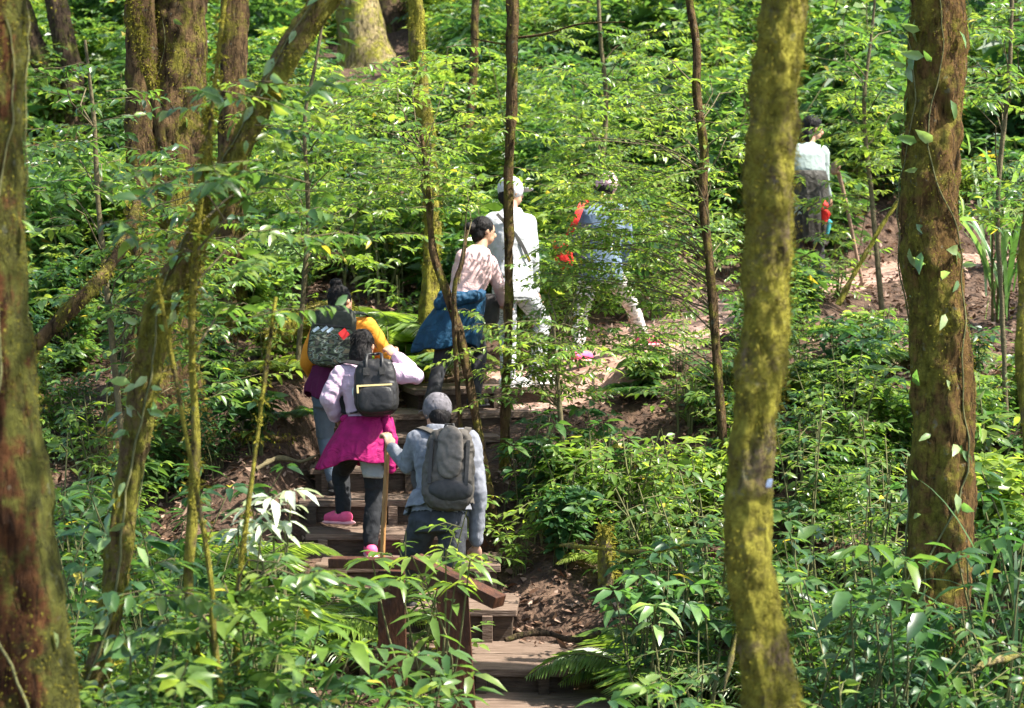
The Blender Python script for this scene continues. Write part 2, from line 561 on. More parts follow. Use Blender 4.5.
t = M(); beam(t, P(331, 562, d0 + .15), P(425, 564, d0 - 0.02), .05, .027); bevel(t.build('handrail', WOOD_RAIL, rl))
t = M(); beam(t, P(414, 560, d0 - 0.05), P(500, 602, d0 - .35), .055, .034); bevel(t.build('handrail', WOOD_RAIL, rl))
for (px, pyt, dd, w0, w1, lean) in ((391, 571, d0 + .10, .075, .085, 3), (452, 588, d0 - .2, .088, .105, 9)):
    top = P(px, pyt, dd)
    bot = Vector((P(px + lean, 700, dd).x, top.y, Hs(top.x, top.y) - .2))
    t = M()
    v = []
    for (c, w) in ((bot, w1), (top, w0)):
        v += [c + Vector((sx * w, sy * .055, 0)) for sx, sy in ((-1, -1), (1, -1), (1, 1), (-1, 1))]
    t.add([tuple(q) for q in v], [(0, 1, 5), (0, 5, 4), (1, 2, 6), (1, 6, 5), (2, 3, 7), (2, 7, 6), (3, 0, 4), (3, 4, 7), (4, 5, 6), (4, 6, 7)])
    bevel(t.build('post', WOOD_RAIL, rl))

# ------------------------------------------------------------------ plants: prototypes as arrays
def arr():
    return dict(p=[], d=[], n=[], l=[], w=[], t=[])


def put(A, p, d, n, l, w, t):
    A['p'].append(tuple(p)); A['d'].append(tuple(d)); A['n'].append(tuple(n)); A['l'].append(l); A['w'].append(w); A['t'].append(t)


def fin(A, droop=0.25):
    B = {k: np.array(v, float) for k, v in A.items()}
    B['droop'] = droop
    return B


def unit(az, el):
    return Vector((math.cos(az) * math.cos(el), math.sin(az) * math.cos(el), math.sin(el)))


def jit(v, s, r):
    return Vector(v) + Vector((r.gauss(0, s), r.gauss(0, s), r.gauss(0, s)))


def proto_whorl(r, h, ns):
    A, S = arr(), []
    for _ in range(ns):
        az = r.uniform(0, TAU)
        hh = h * r.uniform(.55, 1.0)
        b = Vector((r.gauss(0, .10 * h), r.gauss(0, .10 * h), -.05))
        lean = unit(az, 0) * r.uniform(.1, .45) * hh
        pts = [b + lean * (u ** 1.6) + Vector((0, 0, hh * u)) for u in (0, .25, .5, .75, 1)]
        S.append((pts, .008, .004))
        nn = max(2, int(hh / .22))
        base_t = r.uniform(.1, .7)
        lsz = r.uniform(.75, 1.25)
        for k in range(nn + 1):
            u = .40 + .60 * k / nn
            i = min(3, int(u * 4))
            q = pts[i].lerp(pts[i + 1], u * 4 - i)
            tip = k == nn
            cnt = r.randint(5, 8) if tip else r.randint(2, 4)
            a0 = r.uniform(0, TAU)
            for j in range(cnt):
                a = a0 + TAU * j / cnt + r.gauss(0, .25)
                el = r.uniform(-.45, .25) + (.15 if tip else 0)
                d = unit(a, el)
                l = r.uniform(.07, .14) * (1.1 if tip else 1) * lsz
                put(A, q + d * .02, d, jit((0, 0, 1), .35, r), l, l * r.uniform(.31, .48), min(1, max(0, base_t + r.gauss(0, .18) + (.12 if tip else 0))))
    return fin(A, .3), S


def proto_spray(r, h, ns, ls=(.06, .10), bl=.4):
    A, S = arr(), []
    for _ in range(ns):
        az = r.uniform(0, TAU)
        hh = h * r.uniform(.7, 1.0)
        b = Vector((r.gauss(0, .06 * h), r.gauss(0, .06 * h), -.05))
        lean = unit(az, 0) * r.uniform(.05, .35) * hh
        pts = [b + lean * (u ** 1.5) + Vector((0, 0, hh * u)) for u in (0, .2, .4, .6, .8, 1)]
        S.append((pts, .011, .004))
        nb = max(4, int(hh / .13))
        bt = r.uniform(.2, .7)
        for k in range(nb):
            u = .3 + .7 * k / nb
            i = min(4, int(u * 5))
            q = pts[i].lerp(pts[i + 1], u * 5 - i)
            a = r.uniform(0, TAU)
            L = bl * r.uniform(.5, 1.2) * (1.15 - .5 * u)
            el = r.uniform(-.1, .5)
            d0_ = unit(a, el)
            bp = [q, q + d0_ * L * .5 + Vector((0, 0, .02)), q + d0_ * L - Vector((0, 0, .08 * L))]
            S.append((bp, .004, .002))
            m = max(4, int(L / .035))
            for j in range(m + 1):
                v = (j + .6) / (m + .6)
                x = bp[0].lerp(bp[1], v * 2) if v < .5 else bp[1].lerp(bp[2], v * 2 - 1)
                sa = a + (r.uniform(.6, 1.2) * (1 if j % 2 else -1) if j < m else 0)
                d = unit(sa, el * .4 + r.gauss(-.15, .25))
                l = r.uniform(*ls)
                put(A, x, d, jit((0, 0, 1), .3, r), l, l * r.uniform(.36, .5), min(1, max(0, bt + r.gauss(0, .16))))
    return fin(A, .25), S


def proto_fern(r, h, nf):
    A, S = arr(), []
    for f in range(nf):
        az = TAU * f / nf + r.gauss(0, .25)
        L = h * r.uniform(.8, 1.25)
        pts = []
        for u in np.linspace(0, 1, 9):
            pts.append(unit(az, 0) * (L * .85 * u) + Vector((0, 0, L * (1.0 * u - .85 * u * u))))
        S.append((pts, .006, .002))
        bt = r.uniform(.3, .8)
        for k in range(34):
            u = .14 + .86 * k / 34
            i = min(7, int(u * 8))
            q = pts[i].lerp(pts[i + 1], u * 8 - i)
            tdir = (pts[i + 1] - pts[i]).normalized()
            sidev = unit(az + math.pi / 2, 0)
            l = L * .30 * math.sin(math.pi * min(1, (u * .85 + .15))) ** .8 + .015
            for s in (-1, 1):
                d = sidev * s + tdir * .45 + Vector((0, 0, -.1))
                put(A, q, d, jit((0, 0, 1), .12, r), l, max(.010, l * .13), min(1, max(0, bt + r.gauss(0, .1))))
    return fin(A, .15), S


PR = {'whorl': [], 'spray': [], 'fern': [], 'fine': []}
rr = random.Random(3)
for h in (.5, .8, 1.1, 1.4, 1.7):
    for _ in range(2):
        PR['whorl'].append((h, *proto_whorl(rr, h, int(9 + 6 * h))))
        PR['spray'].append((h, *proto_spray(rr, h, int(3 + 3 * h), bl=.38)))
        PR['fern'].append((.25 + .28 * h, *proto_fern(rr, .25 + .28 * h, 10)))
        PR['fine'].append((h, *proto_spray(rr, h, int(4 + 4 * h), ls=(.045, .075), bl=.42)))
KINDMAT = {'whorl': GREEN, 'spray': GREEN, 'fern': FRESH, 'fine': FRESH}
PMESH = {}


def plant_meshes(kind, i, mat):
    key = (kind, i, mat.name)
    if key not in PMESH:
        h, A, S = PR[kind][i]
        m = M(); m.leaves(A, fine=kind != 'fern')
        s = M()
        for pts, r0, r1 in S:
            s.tube(pts, np.linspace(r0, r1, len(pts)), 4, cap=False)
        PMESH[key] = (m.mesh('foliage', mat, smooth=kind != 'fern'), s.mesh('stems', STEM, smooth=True))
    return PMESH[key]


def plant(name, px, toprow, d, kind, label, mat=None, cat='shrub', group=None):
    g = ground_at(px, d)
    h = max(.35, P(px, toprow, d).z - g.z)
    best = sorted(range(len(PR[kind])), key=lambda i: abs(PR[kind][i][0] * (1.15 if kind != 'fern' else .6) - h))[:2]
    i = R.choice(best)
    hp = PR[kind][i][0] * (1.08 if kind != 'fern' else .5)
    s = min(1.9 if kind != 'fern' else 1.25, max(.6, h / hp))
    t = thing(name, label, cat, g, group)
    t.rotation_euler = (0, 0, R.uniform(0, TAU))
    t.scale = (s * .98, s * .98, s)
    fm, sm = plant_meshes(kind, i, mat or KINDMAT[kind])
    for nm, me in (('foliage', fm), ('stems', sm)):
        o = bpy.data.objects.new(nm, me)
        COL.objects.link(o)
        o.parent = t
    return t


def strap_plant(name, px, toprow, d, label, n=26, mat=None, wide=.018, seed=1):
    g = ground_at(px, d)
    h = max(.5, P(px, toprow, d).z - g.z)
    r = random.Random(seed)
    t = thing(name, label, 'plant', g)
    m = M()
    for _ in range(n):
        az = r.uniform(0, TAU)
        L = h * r.uniform(.6, 1.0)
        b = g + Vector((r.gauss(0, .08), r.gauss(0, .08), r.uniform(0, .35) * h))
        spread = r.uniform(.25, .8)
        pts = [b + unit(az, 0) * (L * spread * u ** 1.3) + Vector((0, 0, L * (u * .95 - .75 * spread * u ** 2.6))) for u in np.linspace(0, 1, 10)]
        ww = wide * r.uniform(.7, 1.3) * np.array([.35, .7, .9, 1, 1, .95, .85, .65, .4, .03])
        m.ribbon(pts, ww, tuple(jit((0, 0, 1), .2, r)), r.uniform(0, .85))
    m.build('blades', mat or DARK, t, smooth=True)
    s = M()
    for k in range(4):
        s.tube([g + Vector((.05 * k - .08, .03 * k, -.05)), g + Vector((.07 * k - .1, .03 * k, .45 * h))], [.014, .008], 6)
    s.build('stems', STEM, t, smooth=True)
    return t


# clear view: (x0, y0, x1, y1, depth of what must stay visible)
CLEAR = [(300, 275, 402, 470, 14.6), (300, 470, 400, 525, 13.6), (385, 392, 492, 600, 12.5), (415, 212, 505, 405, 15.6), (490, 172, 552, 385, 16.2),
         (560, 190, 622, 275, 16.9), (795, 108, 842, 235, 19.8), (205, 395, 320, 525, 14.4), (490, 540, 610, 690, 12.6), (498, 535, 585, 640, 13.7), (325, 545, 510, 650, 11.2),
         (500, 372, 640, 392, 16), (845, 235, 1010, 285, 20.2), (410, 640, 660, 708, 11), (325, 590, 520, 650, 12.9), (565, 590, 680, 690, 11.5), (908, 480, 968, 690, 11.3), (320, 575, 520, 640, 12.2), (400, 640, 560, 700, 11.6), (338, 0, 384, 50, 29.6), (18, 0, 84, 112, 25.6), (386, 0, 402, 36, 31)]


def clear_ok(px, top, d, halfw):
    for x0, y0, x1, y1, dd in CLEAR:
        if d < dd and px + halfw > x0 and px - halfw < x1 and top < y1:
            return False
    return True


# lit spots: (px, row, d, radius) where crown and canopy leaves are left out to let sun through
LIT = [(345, 598, 13.3, .35), (460, 655, 12.5, .4), (600, 700, 11.6, .4), (820, 590, 9.2, .4), (990, 520, 10.2, .4), (700, 640, 9.4, .35), (860, 550, 10.2, .35), (120, 610, 8.3, .3), (330, 640, 8.8, .35), (930, 650, 9, .3), (690, 500, 12, .4), (540, 480, 13.6, .4), (560, 376, 16.6, .7), (380, 445, 15.2, .3), (420, 395, 15.9, .35), (520, 235, 16.3, .42), (535, 320, 16.2, .35), (880, 262, 20.5, .9), (975, 245, 20.5, .9), (290, 505, 9.3, .45), (300, 495, 9.3, .3), (357, 40, 29.7, .8), (468, 262, 15.6, .42), (360, 390, 13.9, .30),
       (345, 330, 14.9, .30), (590, 420, 12.8, .5), (660, 430, 13, .4), (250, 310, 14.2, .7), (600, 110, 25, 2.2), (430, 60, 31, 3.0), (140, 200, 25, 1.6), (60, 80, 30, 2.5), (300, 60, 32, 2.5),
       (770, 60, 7.4, .07), (760, 205, 7.4, .06), (750, 430, 7.4, .07), (745, 560, 7.4, .08), (178, 60, 14.7, .18), (165, 220, 14.7, .15), (918, 150, 11.3, .10), (940, 60, 11.3, .08), (925, 420, 11.3, .10), (12, 60, 7.3, .07), (20, 420, 7.3, .08), (110, 560, 8.9, .08), (275, 80, 8.9, .08), (135, 440, 8.9, .07), (960, 330, 11.2, .08), (990, 170, 17.5, .8), (720, 60, 30, 2.5), (860, 60, 30, 2.2), (875, 490, 11, .35), (850, 640, 10, .35), (285, 425, 14.6, .55), (968, 520, 11.3, .25), (500, 330, 14.4, .4),
       (225, 585, 9.3, .30), (160, 480, 12, .35), (620, 210, 16.9, .3), (812, 155, 20, .35), (930, 320, 16, .4), (760, 330, 7.5, .10), (450, 545, 10.4, .25), (405, 300, 17, .5), (380, 500, 12.4, .2), (1000, 560, 9.5, .3), (560, 600, 11.6, .2), (80, 320, 18, .8), (220, 20, 13.5, .3), (640, 640, 11, .25),
       (350, 610, 13.2, .25), (460, 660, 12.4, .3), (350, 500, 13.9, .2)]
LITP = [(np.array(P(a, b, c)), r) for a, b, c, r in LIT]
SV = np.array(SUN)


def lit_gap(c, extra=.30):
    c = np.asarray(c, float)
    drop = np.zeros(len(c), bool)
    for T, r in LITP:
        v = c - T
        t = v @ SV
        q = np.linalg.norm(v - t[:, None] * SV, axis=1)
        drop |= (q < r + extra) & (t > .3)
    return drop


def clumps(centers, per, sig, lmin, lmax, rng, tmean=.45):
    """leaf arrays gathered about clump centres"""
    k = len(centers)
    c = np.repeat(centers, per, axis=0)
    p = c + rng.normal(0, 1, (k * per, 3)) * np.array((sig, sig, sig * .45))
    keep = ~lit_gap(p, .02)
    p = p[keep]
    n = len(p)
    az = rng.uniform(0, TAU, n)
    el = rng.normal(-.2, .35, n)
    d = np.stack([np.cos(az) * np.cos(el), np.sin(az) * np.cos(el), np.sin(el)], 1)
    nn = np.array((0, 0, 1.0)) + rng.normal(0, .35, (n, 3))
    L = rng.uniform(lmin, lmax, n)
    return dict(p=p, d=d, n=nn, l=L, w=L * rng.uniform(.38, .52, n), t=np.clip(rng.normal(tmean, .2, n), 0, 1), droop=.25)


# ------------------------------------------------------------------ trees
def spline(pts, rad, step=.09):
    pts = [np.array(p, float) for p in pts]
    n = len(pts)
    oP, oR = [], []
    for i in range(n - 1):
        p0, p1, p2, p3 = pts[max(0, i - 1)], pts[i], pts[i + 1], pts[min(n - 1, i + 2)]
        k = max(2, int(np.linalg.norm(p2 - p1) / step))
        for j in range(k):
            t = j / k
            oP.append(.5 * ((2 * p1) + (p2 - p0) * t + (2 * p0 - 5 * p1 + 4 * p2 - p3) * t * t + (3 * p1 - p0 - 3 * p2 + p3) * t ** 3))
            oR.append(rad[i] + (rad[i + 1] - rad[i]) * t)
    oP.append(pts[-1]); oR.append(rad[-1])
    return np.array(oP), np.array(oR)


def trunk_mesh(pts, rad, sides=22, amp=.10, seed=0, flare=None, step=.07, rough=.012):
    """a trunk with uneven outline; returns M and surface samples (points, normals)"""
    Pn, Rn = spline(pts, rad, step)
    k = len(Pn)
    tg = np.gradient(Pn, axis=0)
    tg /= np.linalg.norm(tg, axis=1, keepdims=True)
    ref = np.array((1.0, 0, 0))
    th = np.arange(sides) / sides * TAU
    rg = np.random.default_rng(seed)
    ph = rg.uniform(0, TAU, 12)
    s = np.arange(k) * step
    V = np.empty((k, sides, 3)); NN = np.empty((k, sides, 3))
    for i in range(k):
        a_ = np.cross(tg[i], ref); a_ /= np.linalg.norm(a_)
        b_ = np.cross(tg[i], a_)
        ref = np.cross(a_, tg[i])
        u = s[i]
        nz = (.5 * np.sin(3 * th + ph[0] + .9 * u) + .4 * np.sin(2 * th + ph[1] - .5 * u) + .35 * np.sin(5 * th + ph[2] + 2.1 * u) + .35 * np.sin(7 * th + ph[3] - 5.3 * u) + .5 * np.sin(u * 3.1 + ph[4] + th) + .3 * np.sin(u * 9.7 + 4 * th + ph[5])
              + .25 * np.sin(u * 17.3 - 3 * th + ph[6]) + .2 * np.sin(u * 31.0 + 6 * th + ph[7]))
        r = Rn[i] * (1 + amp * nz)
        if flare:
            f = max(0, 1 - (Pn[i][2] - Pn[0][2]) / flare[0])
            r = r * (1 + flare[1] * f * f * (1 + .5 * np.sin(4 * th + ph[8])))
        dirv = np.cos(th)[:, None] * a_ + np.sin(th)[:, None] * b_
        V[i] = Pn[i] + r[:, None] * dirv
        NN[i] = dirv
    if rough:
        off = seed * 7.31
        flat = V.reshape(-1, 3)
        h = np.array([mnoise.fractal(Vector((c[0] * 9 + off, c[1] * 9, c[2] * 6)), .9, 2.1, 4) + .55 * mnoise.noise(Vector((c[0] * 38, c[1] * 38 + off, c[2] * 26))) for c in flat])
        V = (flat + NN.reshape(-1, 3) * (h * rough)[:, None]).reshape(k, sides, 3)
    m = M()
    ii = np.arange(k * sides).reshape(k, sides)
    a0, b0 = ii[:-1], ii[1:]
    a1, b1 = np.roll(a0, -1, 1), np.roll(b0, -1, 1)
    m.add(V.reshape(-1, 3), np.concatenate([np.stack([a0, a1, b1], -1).reshape(-1, 3), np.stack([a0, b1, b0], -1).reshape(-1, 3)]))
    return m, V.reshape(-1, 3), NN.reshape(-1, 3), Pn, Rn


def moss_tufts(V, NN, cnt, rng, zr=None, L=(.015, .05), patch=.5):
    j = rng.integers(0, len(V), cnt * 3)
    p = V[j] + rng.normal(0, .015, (len(j), 3))
    # patches
    f = np.sin(p[:, 2] * 3.3 + p[:, 0] * 5) + np.sin(p[:, 2] * 7.1 + p[:, 0] * 9 + 1) + np.sin(p[:, 2] * 1.7 + 2) * .8
    ok = f > (1 - patch * 2.4)
    if zr:
        ok &= (p[:, 2] > zr[0]) & (p[:, 2] < zr[1])
    p, q = p[ok][:cnt], NN[j][ok][:cnt]
    n = len(p)
    d = q + rng.normal(0, .5, (n, 3)) + np.array((0, 0, -.45))
    l = rng.uniform(*L, n)
    return dict(p=p - q * .006, d=d, n=q + rng.normal(0, .6, (n, 3)), l=l, w=l * .35, t=np.clip(rng.normal(.5, .25, n), 0, 1), droop=.3)


def creeper(V, NN, cnt, rng, zr, L=(.05, .10), cam_side=True):
    ok = (V[:, 2] > zr[0]) & (V[:, 2] < zr[1])
    if cam_side:
        ok &= NN[:, 1] < .2
    ids = np.nonzero(ok)[0]
    j = rng.choice(ids, cnt)
    p, q = V[j], NN[j]
    d = np.stack([rng.normal(0, .6, cnt), rng.normal(0, .3, cnt), rng.normal(-.5, .6, cnt)], 1) + q * .4
    l = rng.uniform(*L, cnt)
    return dict(p=p + q * .012, d=d, n=q + rng.normal(0, .3, (cnt, 3)), l=l, w=l * .45, t=rng.uniform(.2, 1, cnt), droop=.2)


def tree(name, px_pts, label, mat, base_d, base_px=None, top_h=7.5, crown_n=16, crown_r=2.2, moss=(800, (.015, .04), .5), creep=None, flare=(1.0, .35), amp=.10, sides=22, seed=1, step=.07, crown_leaf=(.12, .2), limb_px=(), low_crown=None, group=None, rough=.012):
    """px_pts: list of (px, row, width px, depth) from the lowest visible point up; the trunk goes on down to the ground and up to its crown"""
    rng = np.random.default_rng(seed)
    pts = [P(a, b, d) for a, b, w, d in px_pts]
    rad = [w / 2 / FPX * d for a, b, w, d in px_pts]
    p0 = pts[0]
    gz = Hs(p0.x, p0.y)
    if p0.z > gz + .1:
        if base_px is None:
            dirv = (pts[0] - pts[1]).normalized()
            k = min(1.5, (p0.z - gz + .15) / max(.3, -dirv.z))
            b = p0 + dirv * k
            b.z = Hs(b.x, b.y) - .15
        else:
            b = ground_at(base_px, base_d) - Vector((0, 0, .15))
        pts.insert(0, b)
        rad.insert(0, rad[0] * 1.12)
    g = Vector((pts[0].x, pts[0].y, Hs(pts[0].x, pts[0].y)))
    t = thing(name, label, 'tree', g, group)
    top = pts[-1]
    dirv = (pts[-1] - pts[-2]).normalized()
    goal = gz + top_h
    while pts[-1].z < goal:
        dirv = (dirv + Vector((rng.normal(0, .05), rng.normal(0, .05), .12))).normalized()
        pts.append(pts[-1] + dirv * 1.2)
        rad.append(rad[-1] * .9)
    m, V, NN, Pn, Rn = trunk_mesh(pts, rad, sides, amp, seed, flare, step, rough)
    m.build('trunk', mat, t, smooth=True)
    tip = Vector(Pn[-1])
    # limbs and crown above the frame
    cen = []
    for k in range(crown_n):
        a_ = rng.uniform(0, TAU)
        rr_ = crown_r * math.sqrt(rng.uniform(.05, 1))
        cen.append(tip + Vector((rr_ * math.cos(a_), rr_ * math.sin(a_), rng.uniform(-.3, .55) * crown_r)))
    carr = np.array([tuple(c) for c in cen]).reshape(-1, 3)
    keep = ~lit_gap(carr)
    for k, c in enumerate(cen):
        if not keep[k]:
            continue
        s = Vector(Pn[-1 - int(rng.integers(0, min(len(Pn) - 1, 25)))])
        mid = s.lerp(c, .5) + Vector((0, 0, .25))
        lm = M(); lm.tube([s, mid, c], [Rn[-1] * .5, Rn[-1] * .3, .012], 6, cap=False)
        lm.build('limb', mat, t, smooth=True)
    for (lp, r0, r1) in limb_px:
        q = [P(*z) for z in lp]
        lm, LV, LN, _, _ = trunk_mesh(q, list(np.linspace(r0, r1, len(q))), 14, amp * 1.2, seed + 9, None, .05, min(rough, r0 * .15))
        lm.build('limb', mat, t, smooth=True)
        if moss and r0 > .015:
            mm = M(); mm.leaves(moss_tufts(LV, LN, moss[0] // 3, rng, None, moss[1], moss[2])); mm.build('moss_clumps', MOSS, t)
    if keep.any():
        cm = M()
        cm.leaves(clumps(carr[keep], 70, .5, *crown_leaf, rng))
        cm.build('crown', GREEN, t)
    if low_crown:
        cm = M()
        for (A) in low_crown:
            cm.leaves(A, fine=True)
        cm.build('leafy_twigs', FRESH, t, smooth=True)
    if moss and moss[0]:
        mm = M()
        mm.leaves(moss_tufts(V, NN, moss[0], rng, (g.z, 6.5), moss[1], moss[2]))
        mm.build('moss_clumps', MOSS, t)
    if creep:
        cm = M()
        cm.leaves(creeper(V, NN, creep[0], rng, creep[1], creep[2]), fine=True)
        # thin climbing stems
        for q_ in range(2):
            th = rng.integers(0, sides)
            kk_ = len(V) // sides
            ph_ = rng.uniform(0, TAU)
            ids = np.array([i_ * sides + int(th + sides * (.10 * math.sin(i_ * step * 2.1 + ph_) + .05 * math.sin(i_ * step * 5.3 + 2 * ph_))) % sides for i_ in range(kk_)])
            line = [V[i_] + NN[i_] * .008 for i_ in ids[::max(1, int(.09 / step))] if creep[1][0] < V[i_][2] < creep[1][1]]
            if len(line) > 3:
                lp, lr = spline(line, list(np.linspace(.007, .003, len(line))), .05)
                cm.tube(lp, lr, 5, mi=1)
        cm.build('creeper', [creep[3] if len(creep) > 3 else PALE, STEM], t, smooth=True)
    return t, V, NN


def twig_leaves(seed, boxes, n, ls=(.045, .075)):
    """sprays of small leaves along little twigs inside screen boxes at given depths; returns leaf arrays and twig lines"""
    r = random.Random(seed)
    A, lines = arr(), []
    for _ in range(n):
        x0, y0, x1, y1, d0_, d1_ = r.choice(boxes)
        d = r.uniform(d0_, d1_)
        c = P(r.uniform(x0, x1), r.uniform(y0, y1), d)
        az = r.uniform(0, TAU)
        L = r.uniform(.2, .5)
        e = r.uniform(-.35, .25)
        dv = unit(az, e)
        lines.append((c, c + dv * L * .5 + Vector((0, 0, .02)), c + dv * L - Vector((0, 0, .03))))
        m = int(L / .022)
        bt = r.uniform(.2, .8)
        for j in range(m):
            sa = az + r.uniform(.6, 1.2) * (1 if j % 2 else -1)
            l = r.uniform(*ls)
            put(A, c + dv * L * (j + 1) / m, unit(sa, r.gauss(-.15, .3)), jit((0, 0, 1), .35, r), l, l * r.uniform(.36, .48), min(1, max(0, bt + r.gauss(0, .15))))
    return fin(A, .25), lines


def leafy_sapling(name, px_pts, label, boxes, n, seed, mat=TWIG, ls=(.045, .075), fmat=None, top_h=5.5, moss=None, crown_n=4, base_d=None, base_px=None, amp=.08):
    A, lines = twig_leaves(seed, boxes, n, ls)
    t, V, NN = tree(name, px_pts, label, mat, base_d or px_pts[0][3], base_px, top_h=top_h, crown_n=crown_n, crown_r=1.1, moss=moss, flare=(.4, .2), sides=12, seed=seed, amp=amp, rough=.004, crown_leaf=(.06, .11))
    f = M(); f.leaves(A, fine=True)
    f.build('foliage', fmat or FRESH, t, smooth=True)
    b = M()
    # branches: trunk to groups of twigs
    trunk = spline([P(a, bb, d) for a, bb, w, d in px_pts], [.01] * len(px_pts), .05)[0]
    r = random.Random(seed + 5)
    for k, (p, q, s) in enumerate(lines):
        b.tube([p, q, s], [.003, .002, .001], 4, cap=False)
        if k % 9 == 0:
            c = np.array(p)
            j = int(np.argmin(np.linalg.norm(trunk - c, axis=1)))
            src = Vector(trunk[max(0, j - r.randint(3, 9))])
            if (src - p).length < 2.2:
                mid = src.lerp(p, .5) + Vector((r.gauss(0, .05), r.gauss(0, .05), .10))
                b.tube([src, src.lerp(mid, .5) + Vector((r.gauss(0, .03), 0, .02)), mid, p], [.007, .005, .004, .003], 5, cap=False)
    b.build('twig_sprays', TWIG, t, smooth=True)
    return t
# ------------------------------------------------------------------ the trees of the photograph
tree('mossy_tree', [(36, 720, 92, 7.5), (26, 610, 84, 7.5), (7, 470, 76, 7.5), (-3, 300, 64, 7.5), (-5, 200, 60, 7.5), (-5, 60, 60, 7.5), (-4, -40, 58, 7.5)],
     'wide mossy trunk cut off by the left edge, reddish brown below', BARK_RED, 7.5, top_h=7.5, moss=(16000, (.006, .018), .6), creep=(14, (.4, 3.8), (.05, .09)), seed=2, sides=70, step=.035, rough=.016)
tree('leaning_tree', [(84, 735, 29, 9), (110, 610, 26, 9), (128, 490, 26, 9), (146, 385, 30, 9), (162, 305, 30, 9), (188, 252, 24, 9), (213, 208, 22, 9), (240, 148, 22, 9), (264, 102, 23, 9), (292, 48, 25, 9), (330, -4, 26, 9), (372, -60, 25, 9)],
     'thin leaning tree curving up to the right, pale creeper leaves along its bark', BARK_LEAN, 9, top_h=6.5, moss=(14000, (.006, .020), .75), creep=(60, (.8, 4.0), (.06, .12), PALE), seed=3, amp=.14, sides=40, step=.035, rough=.014,
     limb_px=[([(158, 330, 9), (190, 285, 9), (203, 225, 8.9), (207, 160, 8.8), (208, 110, 8.7)], .022, .008)])
tree('big_tree', [(157, 430, 92, 15), (160, 380, 82, 15), (166, 300, 70, 15), (173, 200, 62, 15), (176, 120, 60, 15), (178, 40, 59, 15), (179, -40, 58, 15)],
     'thickest brown trunk behind the leaning tree, forking into a slim left stem', BARK, 15, top_h=9, moss=(9000, (.010, .028), .4), creep=(30, (1.5, 4.5), (.07, .12), GREEN), seed=4, sides=70, step=.04, rough=.022, crown_n=20, crown_r=2.8,
     limb_px=[([(146, 400, 14.9), (143, 300, 14.8), (141, 180, 14.8), (141, 60, 14.8), (139, -60, 14.8)], .12, .10), ([(128, -40, 14.4), (140, 40, 14.4), (152, 90, 14.4), (163, 150, 14.5)], .03, .035)])
tree('brown_tree', [(226, 345, 36, 17), (228, 280, 30, 17), (231, 180, 27, 17), (233, 90, 26, 17), (234, 0, 27, 17), (234, -50, 27, 17)],
     'straight brown trunk just right of the thickest trunk', BARK, 17, top_h=8, moss=(5000, (.010, .028), .45), seed=5)
tree('dark_tree', [(72, 130, 30, 26), (69, 70, 25, 26), (60, 20, 23, 26), (50, -40, 22, 26)],
     'dark far trunk at top left with a second stem leaning left', BARK_DARK, 26, top_h=8, moss=(500, (.03, .07), .3), seed=6, crown_n=8,
     limb_px=[([(70, 118, 26), (52, 80, 26), (30, 35, 26), (12, -20, 26)], .16, .12)])
tree('pale_tree', [(368, 72, 50, 30), (362, 40, 44, 30), (357, 0, 41, 30), (353, -40, 40, 30)],
     'pale sunlit far trunk at the top edge with flared base', BARK_PALE, 30, top_h=8, moss=(500, (.03, .07), .4), seed=7, crown_n=8, flare=(1.2, .5))
tree('dark_tree', [(396, 52, 46, 32), (386, 20, 42, 32), (374, -40, 40, 32)],
     'dark far trunk at the top edge right beside the pale sunlit trunk', BARK_DARK, 32, top_h=8, moss=None, seed=8, crown_n=8)
tree('slender_mossy_tree', [(427, 345, 20, 16.8), (431, 260, 17, 16.8), (430, 190, 16, 16.8), (425, 120, 16, 16.8), (418, 50, 16, 16.8), (412, -40, 15, 16.8)],
     'slender crooked ochre mossy trunk left of the pink sweater woman', BARK_MOSSY, 16.8, top_h=7, moss=(6000, (.010, .03), .7), seed=9, sides=20, amp=.18, step=.05, rough=.012, crown_n=8)
tree('slim_tree', [(505, 420, 9, 14.9), (509, 300, 9, 14.9), (508, 200, 9.5, 14.9), (512, 100, 11, 14.9), (513, 0, 11, 14.9), (513, -40, 12, 14.9)],
     'slim straight dark trunk passing in front of the hiker in white', BARK, 14.9, top_h=6.5, moss=(500, (.012, .03), .3), seed=10, sides=12, crown_n=6,
     limb_px=[([(513, 38, 14.9), (545, 34, 14.8), (580, 24, 14.6), (625, 22, 14.5)], .011, .004), ([(510, 45, 14.9), (490, 42, 15), (470, 38, 15)], .009, .004)])
tree('near_mossy_tree', [(778, 740, 62, 7.5), (771, 700, 57, 7.5), (759, 625, 49, 7.5), (750, 560, 47, 7.5), (752, 470, 46, 7.5), (760, 375, 47, 7.5), (768, 260, 49, 7.5), (770, 160, 48, 7.5), (777, 70, 45, 7.5), (787, 0, 42, 7.5), (796, -60, 42, 7.5)],
     'near slightly curved trunk covered in yellow-green moss, standing right of centre', BARK_MOSSY, 7.5, top_h=7, moss=(52000, (.005, .016), .95), seed=11, sides=90, amp=.075, step=.018, rough=.019)
tree('ivy_tree', [(928, 740, 66, 11.5), (934, 640, 60, 11.5), (940, 560, 61, 11.5), (944, 480, 62, 11.5), (943, 390, 57, 11.5), (936, 300, 55, 11.5), (931, 230, 56, 11.5), (934, 140, 54, 11.5), (937, 60, 53, 11.5), (938, -40, 53, 11.5)],
     'tall brown trunk at right with hanging pale creeper leaves', BARK_OCHRE, 11.5, top_h=8, moss=(14000, (.007, .022), .55), creep=(58, (.6, 4.6), (.08, .15), PALE), seed=12, sides=80, amp=.09, step=.03, rough=.018)
